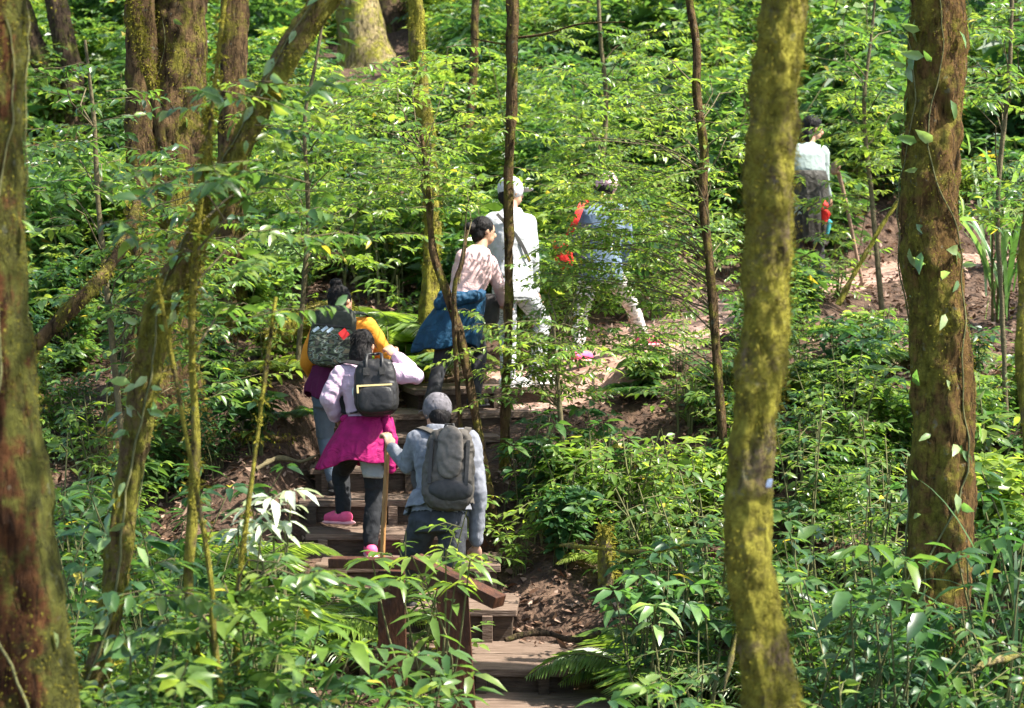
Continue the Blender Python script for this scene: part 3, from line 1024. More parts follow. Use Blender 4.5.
tree('slender_mossy_tree', [(1030, 420, 18, 10), (1024, 370, 17, 10), (1026, 280, 16, 10), (1034, 150, 15, 10), (1040, -20, 14, 10)],
     'small mossy trunk just showing at the right edge', BARK_MOSSY, 10, top_h=6, moss=(900, (.012, .04), .7), seed=13, sides=12, crown_n=5)
for k, (pts, lab, mt) in enumerate([
        ([(588, 90, 9, 27), (587, 40, 9, 27), (586, -30, 9, 27)], 'thin far stem at the top edge above the red bag', BARK_DARK),
        ([(1012, 60, 12, 27), (1014, 20, 12, 27), (1016, -30, 12, 27)], 'dark far stem in the top right corner', BARK_DARK),
        ([(470, 120, 8, 24), (474, 60, 8, 24), (476, -30, 8, 24)], 'thin far brown stem left of the slim straight trunk', BARK),
        ([(860, 90, 14, 29), (863, 40, 13, 29), (868, -30, 13, 29)], 'far brown trunk between the near mossy trunk and the ivy tree', BARK),
        ([(655, 60, 10, 28), (652, 20, 10, 28), (650, -30, 10, 28)], 'thin far mossy stem above the red bag hiker, right of the thin dark stem', BARK_MOSSY)]):
    tree('far_tree', pts, lab, mt, pts[0][3], top_h=8, moss=None, crown_n=7, seed=30 + k, sides=10)

# saplings that carry leaves inside the picture
leafy_sapling('small_leaved_sapling', [(719, 385, 9, 14.6), (713, 310, 9.5, 14.6), (709, 260, 9, 14.6), (703, 200, 10, 14.6), (704, 150, 9.5, 14.6), (697, 95, 9, 14.6), (697, 50, 8.5, 14.6), (689, 0, 8, 14.6), (686, -30, 8, 14.6)],
              'slim brown sapling whose small bright leaves veil the hiker with the red bag',
              [(572, 60, 700, 180, 14.3, 15.8), (600, 160, 730, 300, 14.3, 15.6), (560, 255, 720, 360, 14.6, 15.8), (640, 60, 745, 250, 14.2, 15.6), (562, 165, 655, 300, 14.4, 15.6), (600, 190, 655, 350, 14.4, 15.6), (560, 165, 640, 245, 14.6, 15.6), (545, 225, 585, 285, 14.6, 15.6)], 430, 21, mat=BARK, moss=(300, (.01, .03), .3))
leafy_sapling('small_leaved_sapling', [(560, 410, 5, 14.4), (556, 360, 4, 14.4), (553, 322, 3, 14.4)],
              'fine bright sapling hiding the legs of the hiker in white',
              [(480, 315, 540, 400, 14.2, 14.8), (520, 330, 600, 400, 14.2, 15), (545, 270, 590, 340, 14.6, 15.4)], 150, 22, top_h=1.2, crown_n=0)
leafy_sapling('slender_sapling', [(480, 440, 8, 14.3), (471, 392, 9, 14.3), (458, 330, 10, 14.3), (445, 288, 9, 14.3), (433, 252, 8, 14.3), (428, 190, 5, 14.3), (421, 130, 3, 14.3)],
              'slender bent stem crossing in front of the blue jacket', [(380, 40, 470, 215, 13.8, 14.8), (340, 60, 450, 200, 14.2, 15.5)], 105, 23, mat=BARK, top_h=2.6, crown_n=0)
leafy_sapling('slender_sapling', [(454, 318, 5, 14.25), (462, 262, 5, 14.25), (467, 230, 3, 14.25)],
              'thin dark twig rising in front of the pink sweater', [(455, 120, 520, 190, 14, 14.8)], 16, 24, mat=BARK, top_h=1.5, crown_n=0, base_d=14.3, base_px=470)
leafy_sapling('leafy_sapling', [(206, 715, 9, 8.6), (189, 595, 9, 8.6), (192, 520, 12, 8.6), (196, 440, 9, 8.6), (192, 330, 7, 8.6), (197, 240, 6, 8.6), (205, 170, 5, 8.6)],
              'mossy thin sapling stem before the leaning tree, broad leaves near its top', [(205, 60, 320, 200, 8.3, 9.4), (95, 180, 220, 280, 8.2, 9.0), (250, 150, 340, 260, 8.6, 9.6), (205, 230, 260, 330, 8.6, 9.2)], 34, 25, mat=BARK_MOSSY, ls=(.06, .11), fmat=GREEN, top_h=3.6, moss=(1500, (.012, .04), .7), crown_n=0)
leafy_sapling('leafy_sapling', [(224, 720, 8, 8.4), (213, 625, 7, 8.4), (208, 560, 5, 8.4)], 'thin mossy stem at the bottom edge, left of the forked stem', [(150, 560, 240, 640, 8.2, 8.8)], 12, 26, mat=BARK_MOSSY, ls=(.07, .12), fmat=GREEN, top_h=1.5, moss=(500, (.01, .03), .7), crown_n=0)
leafy_sapling('leafy_sapling', [(238, 720, 8, 8.7), (236, 620, 6, 8.7), (240, 570, 5, 8.7)], 'thin mossy stem at the bottom edge, right of its two neighbours', [(220, 560, 300, 640, 8.4, 9.0)], 12, 27, mat=BARK_MOSSY, ls=(.07, .12), fmat=GREEN, top_h=1.5, moss=(500, (.01, .03), .7), crown_n=0)
leafy_sapling('leafy_sapling', [(120, 420, 6, 13), (110, 320, 6, 13), (98, 200, 5, 13), (94, 120, 4, 13), (85, 40, 3, 13)], 'leafy sapling between the left edge trunk and the thickest trunk',
              [(30, 60, 140, 200, 12.5, 14), (60, 180, 210, 330, 12.4, 13.8), (130, 150, 235, 330, 12.8, 14.2), (140, 230, 230, 400, 12.8, 14.2)], 190, 28, ls=(.06, .10), fmat=GREEN, top_h=3.2, crown_n=0)
leafy_sapling('leafy_sapling', [(300, 330, 5, 15.8), (308, 220, 5, 15.8), (305, 120, 4, 15.8), (318, 50, 3, 15.8)], 'leafy sapling behind the leaning tree, above the orange shirt hiker',
              [(240, 60, 390, 190, 15, 17), (255, 180, 400, 262, 15.4, 17)], 130, 29, ls=(.06, .10), top_h=3.2, crown_n=0)
leafy_sapling('leafy_sapling', [(598, 200, 6, 19.5), (606, 110, 5, 19.5), (600, 30, 4, 19.5)], 'leafy sapling standing behind the hiker with the red bag',
              [(530, 20, 660, 130, 18.8, 20.5), (540, 100, 600, 185, 18.8, 20)], 110, 33, ls=(.06, .10), top_h=3.2, crown_n=0)
leafy_sapling('leafy_sapling', [(872, 200, 5, 18.5), (864, 110, 4, 18.5), (872, 30, 3, 18.5)], 'leafy sapling between the dark-haired walker and the ivy tree',
              [(805, 20, 905, 105, 17.5, 19.5), (845, 90, 910, 170, 18, 19.5), (795, 165, 870, 265, 18.4, 19.3), (845, 90, 910, 170, 18, 19.5)], 110, 34, ls=(.06, .10), top_h=3.2, crown_n=0)
leafy_sapling('leafy_sapling', [(1003, 330, 5, 15), (998, 200, 5, 15), (1010, 60, 4, 15)], 'leafy sapling right of the ivy tree',
              [(965, 0, 1030, 120, 14, 16), (970, 160, 1030, 230, 14, 16)], 85, 35, ls=(.06, .10), fmat=GREEN, top_h=3.2, crown_n=0)

# branches and logs
def branch(name, pts, radii, mat, label, cat='branch', moss=0, seed=0):
    q, r = spline([P(*p) for p in pts], radii, .06)
    t = thing(name, label, cat, Vector(q[0]))
    m, V, NN, _, _ = trunk_mesh([Vector(x) for x in q], list(r), 12, .14, seed + 50, None, .06)
    m.build('wood', mat, t, smooth=True)
    if moss:
        mm = M(); mm.leaves(moss_tufts(V, NN, moss, np.random.default_rng(seed), None, (.012, .04), .7)); mm.build('moss_clumps', MOSS, t)


branch('mossy_branch', [(28, 352, 12), (55, 325, 12), (85, 295, 12), (105, 272, 12.2), (128, 235, 12.5), (140, 190, 13)], [.038, .044, .044, .038, .035, .025], BARK, 'mossy arching branch reaching left from the thickest trunk', moss=900, seed=1)
branch('mossy_log', [(262, 345, 16.3), (290, 328, 16.4), (318, 316, 16.5), (350, 306, 16.7)], [.09, .10, .10, .08], BARK_MOSSY, 'mossy fallen log behind the orange shirt hiker', 'log', 900, 2)
branch('dead_branch', [(838, 305, 16.2), (856, 270, 16.2), (878, 232, 16.2), (900, 198, 16.2)], [.02, .02, .017, .012], BARK_MOSSY, 'leaning dead branch resting against the ivy tree', seed=3)
branch('dead_branch', [(722, 700, 9.3), (729, 668, 9.3), (737, 632, 9.3)], [.008, .008, .005], BARK_PALE, 'pale dry twig at the foot of the near mossy trunk', seed=4)
branch('dead_branch', [(560, 545, 12.2), (600, 548, 12), (640, 552, 11.9), (690, 545, 11.8)], [.012, .012, .011, .008], BARK_MOSSY, 'thin mossy branch lying level under the bright bush', seed=5)
branch('dead_branch', [(255, 470, 13.9), (278, 458, 14.1), (300, 462, 14.1), (318, 455, 14.2)], [.016, .016, .012, .008], TWIG, 'curved dead root on the brown bank left of the steps', seed=6)
branch('exposed_root', [(232, 440, 14.5), (258, 432, 14.6), (280, 440, 14.5), (300, 436, 14.6)], [.022, .025, .02, .012], BARK, 'knobbly exposed root on the brown bank, above the curved dead root', 'root', 200, 11)
branch('exposed_root', [(505, 640, 11.9), (540, 632, 12.0), (575, 640, 12.0), (600, 632, 12.1)], [.016, .02, .016, .01], BARK_DARK, 'dark exposed root on the soil right of the lowest treads', 'root', 0, 12)
branch('fallen_log', [(395, 262, 19.5), (345, 256, 19.5), (300, 262, 19.4)], [.06, .07, .06], BARK_DARK, 'dark fallen log on the leafy slope above the orange shirt hiker', 'log', seed=7)
branch('fallen_log', [(958, 680, 9.7), (985, 664, 9.8), (1010, 657, 10), (1040, 650, 10)], [.012, .018, .018, .016], BARK_PALE, 'pale fallen branch in the bottom right corner', 'log', seed=8)
branch('mossy_stump', [(607, 585, 12.3), (606, 555, 12.3), (604, 528, 12.3)], [.045, .05, .03], BARK_MOSSY, 'upright mossy stump under the bright bush', 'stump', 500, 9)

# trail tag on the near trunk
tg_o = thing('trail_tag', 'tiny pale tag fixed on the near mossy trunk', 'tag', P(770, 484, 7.2))
bm = bmesh.new()
bmesh.ops.create_cube(bm, size=1)
for v in bm.verts:
    v.co = Vector((v.co.x * .020 + v.co.z * .006, v.co.y * .004, v.co.z * .030))
bmesh.ops.bevel(bm, geom=bm.edges[:], offset=.0015, segments=2, affect='EDGES')
me = bpy.data.meshes.new('plate'); bm.to_mesh(me); bm.free()
me.materials.append(flat_mat('tag_pale', (.42, .50, .62), rough=.5, var=.4, scale=60))
o = bpy.data.objects.new('plate', me); COL.objects.link(o); o.parent = tg_o; o.location = (0, 0.02, 0)
bm = bmesh.new(); bmesh.ops.create_uvsphere(bm, u_segments=10, v_segments=6, radius=.003)
me = bpy.data.meshes.new('nail'); bm.to_mesh(me); bm.free(); me.materials.append(flat_mat('tag_nail', (.35, .40, .46)))
o = bpy.data.objects.new('nail', me); COL.objects.link(o); o.parent = tg_o; o.location = (0, 0.012, .004)

# ------------------------------------------------------------------ individual understorey plants
SH = [
    # lower left
    ('whorled_shrub', 262, 560, 9.2, 'whorl', 'leafy shrub around the foot of the glare-white shrub', GREEN),
    ('whorled_shrub', 215, 560, 9.6, 'fine', 'leafy shrub just left of the glare-white shrub', GREEN),
    ('whorled_shrub', 150, 555, 9.2, 'whorl', 'bushy shrub right of the leaning tree at lower left', FRESH),
    ('whorled_shrub', 118, 600, 8.2, 'whorl', 'low shrub growing across the foot of the leaning tree', GREEN),
    ('whorled_shrub', 255, 632, 8.5, 'spray', 'dense shrub at the bottom edge between the thin mossy stems and the steps', FRESH),
    ('whorled_shrub', 300, 632, 9.0, 'whorl', 'dark whorled shrub in front of the lowest railing end', DARK),
    ('whorled_shrub', 350, 648, 8.8, 'whorl', 'shrub covering the foot of the left railing post', GREEN),
    ('whorled_shrub', 418, 660, 9.0, 'whorl', 'shrub in front of the right railing post', GREEN),
        ('whorled_shrub', 330, 655, 8.0, 'whorl', 'shrub at the bottom edge below the dark whorled shrub', GREEN),
    ('whorled_shrub', 180, 640, 7.9, 'whorl', 'shrub at the bottom edge around the thin mossy stems', GREEN),
    ('fern', 245, 520, 13.2, 'fern', 'bright fern arching between the thin stems and the steps', FRESH),
    ('fern', 300, 545, 12.5, 'fern', 'fern spreading over the left end of the railing', GREEN),
    ('fern', 270, 555, 12.3, 'fern', 'sunlit fern under the glare-white shrub', FRESH),
    ('broadleaf_shrub', 425, 475, 12.0, 'spray', 'light green sprig crossing in front of the grey backpack', FRESH),
    # centre right bush
    ('broadleaf_shrub', 566, 430, 14.0, 'spray', 'bright bush right beside the grey jacket hiker', FRESH),
    ('broadleaf_shrub', 592, 412, 14.1, 'spray', 'bright bush in the middle of the thicket under the sunlit path', FRESH),
    ('broadleaf_shrub', 635, 405, 14.0, 'spray', 'bright bush right of centre in the thicket under the path', FRESH),
    ('broadleaf_shrub', 685, 402, 13.9, 'spray', 'bright bush at the right end of the thicket, near the mossy trunk', FRESH),
    ('broadleaf_shrub', 636, 478, 13.2, 'spray', 'lower bush in front of the bright thicket', GREEN),
    ('broadleaf_shrub', 672, 468, 13.0, 'spray', 'mid green bush in front of the thicket right of its middle', GREEN),
    ('broadleaf_shrub', 715, 440, 12.6, 'spray', 'mid green bush left of the near mossy trunk', GREEN),
    ('whorled_shrub', 525, 395, 14.4, 'whorl', 'dark leafed shrub below the white shoes', DARK),
    ('whorled_shrub', 612, 388, 14.6, 'whorl', 'dark shrub on the edge of the sunlit path', DARK),
    ('whorled_shrub', 540, 468, 13.9, 'spray', 'shrub leaning out from the thicket beside the hanging sleeve', FRESH),
    ('whorled_shrub', 652, 555, 11.7, 'whorl', 'dark shrub with one pale whorl beneath the thicket', DARK),
    ('whorled_shrub', 690, 520, 11.6, 'whorl', 'dark shrub left of the near mossy trunk', DARK),
    ('whorled_shrub', 700, 600, 10.6, 'fine', 'low shrub at the left foot of the near mossy trunk', GREEN),
    ('whorled_shrub', 700, 655, 9.2, 'whorl', 'shrub at the bottom edge left of the near mossy trunk', GREEN),
        ('whorled_shrub', 640, 680, 9.0, 'whorl', 'low shrub at the bottom edge right of the last tread', GREEN),
    # right
    ('whorled_shrub', 822, 475, 11.0, 'whorl', 'shrub right of the near mossy trunk at mid height', GREEN),
    ('whorled_shrub', 868, 455, 11.8, 'fine', 'sunlit shrub between the near mossy trunk and the ivy tree', FRESH),
    ('whorled_shrub', 830, 560, 9.8, 'whorl', 'shrub right of the near mossy trunk with broad dark leaves', DARK),
    ('whorled_shrub', 848, 535, 10.3, 'whorl', 'dark shrub left of the ivy tree with drooping leaves', DARK),
    ('whorled_shrub', 850, 630, 8.8, 'spray', 'bright low shrub at the bottom edge right of the near trunk', FRESH),
    ('whorled_shrub', 900, 690, 8.4, 'whorl', 'shrub at the bottom edge before the ivy tree', GREEN),
    ('whorled_shrub', 990, 500, 10.6, 'whorl', 'dark shrub right of the ivy tree at mid height', DARK),
    ('whorled_shrub', 1010, 420, 12.0, 'whorl', 'dark shrub at the right edge below the litter bank', DARK),
    ('whorled_shrub', 1000, 580, 9.4, 'spray', 'shrub at the right edge near the pale fallen branch', GREEN),
    ('whorled_shrub', 980, 360, 14.2, 'whorl', 'shrub right of the ivy tree under the brown bank', GREEN),
    ('broadleaf_shrub', 850, 320, 14.5, 'spray', 'bright airy bush left of the ivy tree below the path', FRESH),
    ('broadleaf_shrub', 810, 350, 13.6, 'spray', 'airy bush right behind the near mossy trunk', GREEN),
    ('broadleaf_shrub', 880, 375, 13.0, 'spray', 'green bush leaning against the ivy tree', GREEN),
    ('broadleaf_shrub', 812, 240, 18.6, 'fine', 'bright bush hiding the legs of the dark-haired walker', FRESH),
    ('broadleaf_shrub', 775, 300, 16.2, 'fine', 'fine bush behind the near mossy trunk', GREEN),
    ('broadleaf_shrub', 735, 330, 15.6, 'fine', 'fine bush at the foot of the slim brown sapling', GREEN),
    ('broadleaf_shrub', 690, 345, 15.4, 'fine', 'fine bush on the path edge right of the pink shoe', FRESH),
    ('broadleaf_shrub', 885, 290, 16.9, 'spray', 'small bright bush on the litter bank below the sunlit path', FRESH),
    ('broadleaf_shrub', 800, 232, 19.0, 'spray', 'leafy bush before the quilted jacket', FRESH),
    ('broadleaf_shrub', 836, 246, 18.9, 'spray', 'leafy bush at the foot of the knobbed stick', FRESH),
    ('broadleaf_shrub', 470, 440, 14.1, 'spray', 'small bright sprig between the grey backpack and the slim dark trunk', FRESH),
    ('fern', 215, 600, 10.6, 'fern', 'sunlit fern among the lower left shrubs', FRESH),
    ('fern', 660, 600, 12.0, 'fern', 'fern on the dark soil beneath the thicket', GREEN),
    # left middle
    ('broadleaf_shrub', 262, 296, 16.2, 'spray', 'sunlit leafy bush left of the orange shirt hiker', FRESH),
    ('broadleaf_shrub', 222, 325, 15.8, 'spray', 'leafy bush right of the thickest trunk', GREEN),
    ('whorled_shrub', 240, 358, 15.4, 'whorl', 'shrub below the sunlit leafy bush on the left bank', GREEN),
    ('whorled_shrub', 100, 445, 11.0, 'whorl', 'shrub between the left edge trunk and the leaning tree', GREEN),
    ('whorled_shrub', 165, 425, 11.2, 'whorl', 'dark shrub at the foot of the thickest trunk', DARK),
    ('whorled_shrub', 70, 500, 9.8, 'whorl', 'dark low shrub right beside the left edge trunk', DARK),
    ('broadleaf_shrub', 65, 380, 12.6, 'spray', 'mid green bush under the arching mossy branch', GREEN),
    ('broadleaf_shrub', 105, 330, 13.8, 'spray', 'bright bush behind the arching mossy branch', FRESH),
    ('broadleaf_shrub', 60, 250, 17.0, 'spray', 'bluish green bush right of the left edge trunk', DARK),
    ('fern', 385, 290, 17.2, 'fern', 'bright fern on the slope right of the orange shirt hiker', FRESH),
    ('fern', 360, 268, 17.6, 'fern', 'fern on the slope just above the orange shirt hiker', FRESH),
    ('fern', 405, 310, 16.6, 'fern', 'low fern left of the blue jacket', GREEN),
]
for nm, px, top, d, kind, lab, mt in SH:
    plant(nm, px, top, d, kind, lab, mt, 'fern' if kind == 'fern' else 'shrub', 'ferns on the slope' if kind == 'fern' else 'shrubs of the forest understorey')
# shrubs of a few tall stems, each ending in a whorl of large drooping leaves
def whorl_stems(label, gpx, d, tips, lens, mat, seed, rows=((0, 7), (-.07, 2)), wid=(.27, .34)):
    g = ground_at(gpx, d)
    t = thing('whorled_shrub', label, 'shrub', g, 'shrubs of the forest understorey')
    r_ = random.Random(seed)
    fm, sm_ = M(), M()
    A = arr()
    for px, row, dd, tt in tips:
        tip = P(px, row, dd)
        q, rr2 = spline([g + Vector((r_.gauss(0, .06), r_.gauss(0, .06), -.05)), g.lerp(tip, .5) + Vector((r_.gauss(0, .05), 0, 0)), tip], [.009, .007, .004], .1)
        sm_.tube(q, rr2, 6)
        for lvl, cnt in rows:
            a0 = r_.uniform(0, TAU)
            for j in range(cnt):
                dv = unit(a0 + TAU * j / cnt + r_.gauss(0, .2), r_.uniform(-.35, .2))
                l = r_.uniform(*lens)
                put(A, tip + Vector((0, 0, lvl)) + dv * .02, dv, jit((0, 0, 1), .2, r_), l, l * r_.uniform(*wid), min(.9, max(0, tt + r_.gauss(0, .15))))
    fm.leaves(fin(A, .35), fine=True)
    fm.build('foliage', mat, t, smooth=True)
    sm_.build('stems', STEM, t, smooth=True)


whorl_stems('tall shrub with large leaf whorls coloured white as sun glare left of the steps', 280, 9.3, ((252, 507, 9.3, .3), (272, 497, 9.25, .8), (292, 490, 9.3, .9), (262, 522, 9.2, .2), (238, 528, 9.3, .2), (285, 520, 9.35, .4)), (.10, .18), GLARE, 5)
whorl_stems('spindly shrub with light leaf whorls rising right before the railing beam', 432, 10.4, ((372, 560, 10.5, .5), (412, 556, 10.4, .7), (446, 549, 10.4, .8), (470, 560, 10.3, .6), (400, 578, 10.2, .3), (455, 585, 10.3, .4), (432, 615, 10.2, .3)), (.12, .20), FRESH, 6, ((0, 6), (-.10, 2)), (.26, .36))
whorl_stems('low shrub with light whorls hiding the feet of the railing posts', 425, 9.6, ((378, 648, 9.6, .4), (412, 655, 9.5, .6), (446, 652, 9.6, .5), (395, 672, 9.4, .3), (432, 676, 9.4, .5), (470, 674, 9.5, .6), (455, 695, 9.3, .3), (410, 698, 9.3, .3)), (.11, .18), GREEN, 10, ((0, 6), (-.08, 3)), (.32, .42))
whorl_stems('shrub with one pale glossy whorl under the bright bush, left of the mossy trunk', 655, 11.4, ((655, 605, 11.2, .8), (615, 590, 11.4, .1), (690, 585, 11.3, .1), (640, 575, 11.5, .15)), (.12, .20), PALE, 7, ((0, 6), (-.10, 3)), (.36, .46))
whorl_stems('open shrub with broad leaf whorls in front of the ivy tree', 880, 9.8, ((868, 545, 9.8, .3), (905, 560, 9.7, .5), (890, 600, 9.6, .3), (850, 590, 9.7, .4), (925, 610, 9.6, .3)), (.13, .21), GREEN, 8, ((0, 6), (-.10, 3)), (.36, .46))
whorl_stems('open shrub with broad leaf whorls at the bottom left, beside the mossy stems', 265, 8.6, ((250, 610, 8.5, .5), (290, 600, 8.6, .6), (215, 620, 8.5, .4), (320, 625, 8.6, .4), (275, 650, 8.4, .5), (350, 640, 8.7, .4)), (.12, .19), FRESH, 9, ((0, 6), (-.09, 3)), (.34, .44))
strap_plant('strap_leaf_plant', 905, 575, 10.7, 'long strap leaves hanging at the left foot of the ivy tree', 34, DARK, .022, 1)
strap_plant('strap_leaf_plant', 968, 600, 10.3, 'thin grassy leaves at the right foot of the ivy tree', 34, DARK, .012, 2)
strap_plant('strap_leaf_plant', 1002, 105, 18.2, 'tall long-leaved clump with glossy blades right of the ivy tree', 24, PALE, .020, 3)
strap_plant('strap_leaf_plant', 1020, 470, 10.4, 'drooping long-leaved plant at the right edge', 22, DARK, .010, 4)
strap_plant('strap_leaf_plant', 655, 165, 18.5, 'dark blade-leaved clump behind the veil of the slim sapling', 30, DARK, .024, 5)

# ------------------------------------------------------------------ countless undergrowth and litter
def scatter(n, xr, yr, rng, pred=None):
    y = rng.uniform(*yr, n)
    hw = np.interp(y, [4, 10, 45], [xr * .45, xr * .6, xr])
    x = rng.uniform(-1, 1, n) * hw
    pd, _ = path_near(x, y)
    pat = np.sin(x * 1.15 + 2.1 * np.sin(y * .35)) * np.sin(y * .8 + 1.3 * np.sin(x * .6)) + .5 * np.sin(x * 2.7 + y * 1.9)
    k = (pd > .72) & (rng.random(n) < np.clip(np.where(y > 21, .85, .72) + np.where(y > 21, .5, .75) * pat, .08, 1))
    return x[k], y[k]


def mass(name, label_kind, n, yr, xr, kinds, hs, mat_list, fine, seed, clear=True, lmul=1.0):
    rng = np.random.default_rng(seed)
    x, y = scatter(n, xr, yr, rng)
    z = H(x, y)
    px, py, d = project(np.stack([x, y, z], 1))
    m = M()
    cnt = 0
    for i in range(len(x)):
        if not -260 < px[i] < 1290:
            continue
        kind = kinds[int(rng.integers(len(kinds)))]
        j = int(rng.integers(len(PR[kind])))
        hp, A, S = PR[kind][j]
        target = rng.uniform(*hs) * (1.0 if kind != 'fern' else .8)
        s = min(1.7, max(.45, target / hp))
        hh = hp * s
        if clear and not clear_ok(px[i], py[i] - 1.12 * hh / d[i] * FPX, d[i], .42 * FPX / d[i]):
            continue
        # cull leaves of far hidden plants at random to keep it light
        a = rng.uniform(0, TAU)
        ca, sa = math.cos(a), math.sin(a)
        rot = np.array([(ca, -sa, 0), (sa, ca, 0), (0, 0, 1)])
        o = np.array((x[i], y[i], z[i]))
        sh = rng.normal(0, .16)
        lm_ = lmul * rng.choice([.65, .85, 1.0, 1.2, 1.6])
        B = dict(p=A['p'] @ rot.T * s + o, d=A['d'] @ rot.T, n=A['n'] @ rot.T, l=A['l'] * s ** .6 * lm_, w=A['w'] * s ** .6 * lm_ * rng.uniform(.8, 1.35), t=np.clip(A['t'] + sh, 0, 1), droop=.25)
        m.leaves(B, fine=fine, mi=int(rng.integers(len(mat_list))))
        if S and d[i] < 27:
            for pts, r0, r1 in S[:10]:
                q = [tuple(np.array(tuple(p)) @ rot.T * s + o) for p in pts]
                m.tube(q, np.linspace(r0, r1, len(q)) * s, 3, mi=len(mat_list), cap=False)
        cnt += 1
    ob = m.build(name, list(mat_list) + [STEM], smooth=fine)
    tag(ob, label_kind, 'plants', kind='stuff')
    return cnt


print('far', mass('undergrowth', 'leafy undergrowth covering the far forest slope', 4000, (17.6, 44), 15, ['whorl', 'spray', 'spray', 'whorl'], (.4, 1.4), [GREEN, FRESH, GREEN, PALE, DARK, FRESH], False, 1, True, 1.25))
print('tall', mass('undergrowth', 'taller bushes crowding the far forest slope', 420, (21, 44), 15, ['spray', 'spray', 'whorl'], (1.5, 2.9), [GREEN, FRESH, DARK, GREEN], False, 2, True, 1.3))
print('mid', mass('ground_cover', 'low leafy plants covering the ground around the trail', 1150, (7.6, 17.8), 7.0, ['whorl', 'fine', 'spray', 'fern', 'whorl'], (.22, .6), [GREEN, DARK, FRESH], True, 3))

def litter(n, yr, xr, seed, name, lab, size):
    rng = np.random.default_rng(seed)
    y = rng.uniform(*yr, n)
    x = rng.uniform(-1, 1, n) * np.interp(y, [6, 24], [xr * .4, xr])
    z = H(x, y)
    ok = np.ones(n, bool)
    pd, _ = path_near(x, y)
    ok &= ~((y < 16.4) & (pd < .60))
    ok &= (pd > .5) | (rng.random(n) < .25)
    x, y, z = x[ok], y[ok], z[ok]
    k = len(x)
    az = rng.uniform(0, TAU, k)
    d = np.stack([np.cos(az), np.sin(az), rng.normal(.15, .25, k)], 1)
    L = rng.uniform(*size, k)
    m = M()
    m.leaves(dict(p=np.stack([x, y, z + .015 + rng.uniform(0, .02, k)], 1), d=d, n=np.array((0, 0, 1.)) + rng.normal(0, .4, (k, 3)), l=L, w=L * rng.uniform(.35, .6, k), t=rng.random(k) ** 1.4, droop=rng.normal(0, .35, k)), fold=.3)
    tag(m.build(name, DRY), lab, 'litter', kind='stuff')


litter(60000, (7, 26), 8.5, 5, 'leaf_litter', 'dry brown fallen leaves strewn over banks and trail', (.03, .095))

# unseen leaf canopy without trunks, placed to dapple the sun, gaps cut at lit spots
rng = np.random.default_rng(77)
cx = rng.uniform(-15, 24, 2300)
cyy = rng.uniform(-6, 56, 2300)
cz = H(cx, cyy) * .85 + rng.uniform(7.5, 13, 2300)
f = np.sin(cx * .55 + 1) * np.sin(cyy * .5 + 2) + .6 * np.sin(cx * 1.3 + cyy * .9)
dens = np.interp(cyy, [-6, 8, 18, 26, 56], [.50, .50, .45, .40, .38])
keep = rng.random(2300) < dens * (1 + 1.5 * f)
px_, py_, dd_ = project(np.stack([cx, cyy, cz], 1))
keep &= (py_ < -60) | (cyy < 1)
cc = np.stack([cx, cyy, cz], 1)[keep]
cc = cc[~lit_gap(cc, .12)]
cm = M()
cm.leaves(clumps(cc, 62, .52, .13, .24, rng))
tag(cm.build('canopy', GREEN), 'unseen leafy forest canopy overhead with gaps cut for the sun', 'canopy', kind='stuff')
print('canopy clumps', len(cc))
# ------------------------------------------------------------------ people
SKIN = flat_mat('skin', (.42, .24, .16), rough=.55, spec=.4, bump=.05, var=.08)
HAIR = noisy_mat('dark_hair', [(.3, (.003, .003, .003)), (.7, (.013, .010, .010))], scale=30, stretch=(1, 1, .25), rough=.6, bump=.5, spec=.14)
EYE = flat_mat('eye_dark', (.02, .015, .012), rough=.2, bump=0)
LIP = flat_mat('lip', (.35, .13, .11), rough=.5, bump=0)


def cloth(name, c, rough=.85, var=.12, bump=.35, scale=14, fold=1.0):
    m, nt, b, out = new_mat(name)
    g = N(nt, 'ShaderNodeNewGeometry')
    nz = N(nt, 'ShaderNodeTexNoise', Scale=scale, Detail=6.0)
    nt.links.new(g.outputs['Position'], nz.inputs['Vector'])
    r = ramp(nt, [(.3, tuple(x * (1 - var) for x in c)), (.7, tuple(min(1, x * (1 + var)) for x in c))])
    nt.links.new(nz.outputs[0], r.inputs[0])
    nt.links.new(r.outputs[0], b.inputs['Base Color'])
    b.inputs['Roughness'].default_value = rough
    b.inputs['Specular IOR Level'].default_value = .2
    w = N(nt, 'ShaderNodeTexNoise', Scale=11.0, Detail=3.0, Distortion=1.2)
    nt.links.new(g.outputs['Position'], w.inputs['Vector'])
    bp = N(nt, 'ShaderNodeBump', Strength=bump * fold, Distance=.03)
    nt.links.new(w.outputs[0], bp.inputs['Height'])
    nt.links.new(bp.outputs[0], b.inputs['Normal'])
    return m


def camo(name, stops, scale):
    m, nt, b, out = new_mat(name)
    g = N(nt, 'ShaderNodeNewGeometry')
    mp = N(nt, 'ShaderNodeMapping')
    mp.inputs['Rotation'].default_value = (0, .7, 0)
    mp.inputs['Scale'].default_value = (1, 1, 2.2)
    nt.links.new(g.outputs['Position'], mp.inputs[0])
    nz = N(nt, 'ShaderNodeTexNoise', Scale=scale, Detail=1.5, Distortion=.6)
    nt.links.new(mp.outputs[0], nz.inputs['Vector'])
    r = ramp(nt, stops, 'CONSTANT')
    nt.links.new(nz.outputs[0], r.inputs[0])
    nt.links.new(r.outputs[0], b.inputs['Base Color'])
    b.inputs['Roughness'].default_value = .85
    return m


def ball(bm, c, r):
    g = bmesh.ops.create_icosphere(bm, subdivisions=2, radius=1)
    r = r if isinstance(r, (tuple, list)) else (r, r, r)
    for v in g['verts']:
        v.co = Vector((v.co.x * r[0], v.co.y * r[1], v.co.z * r[2])) + c


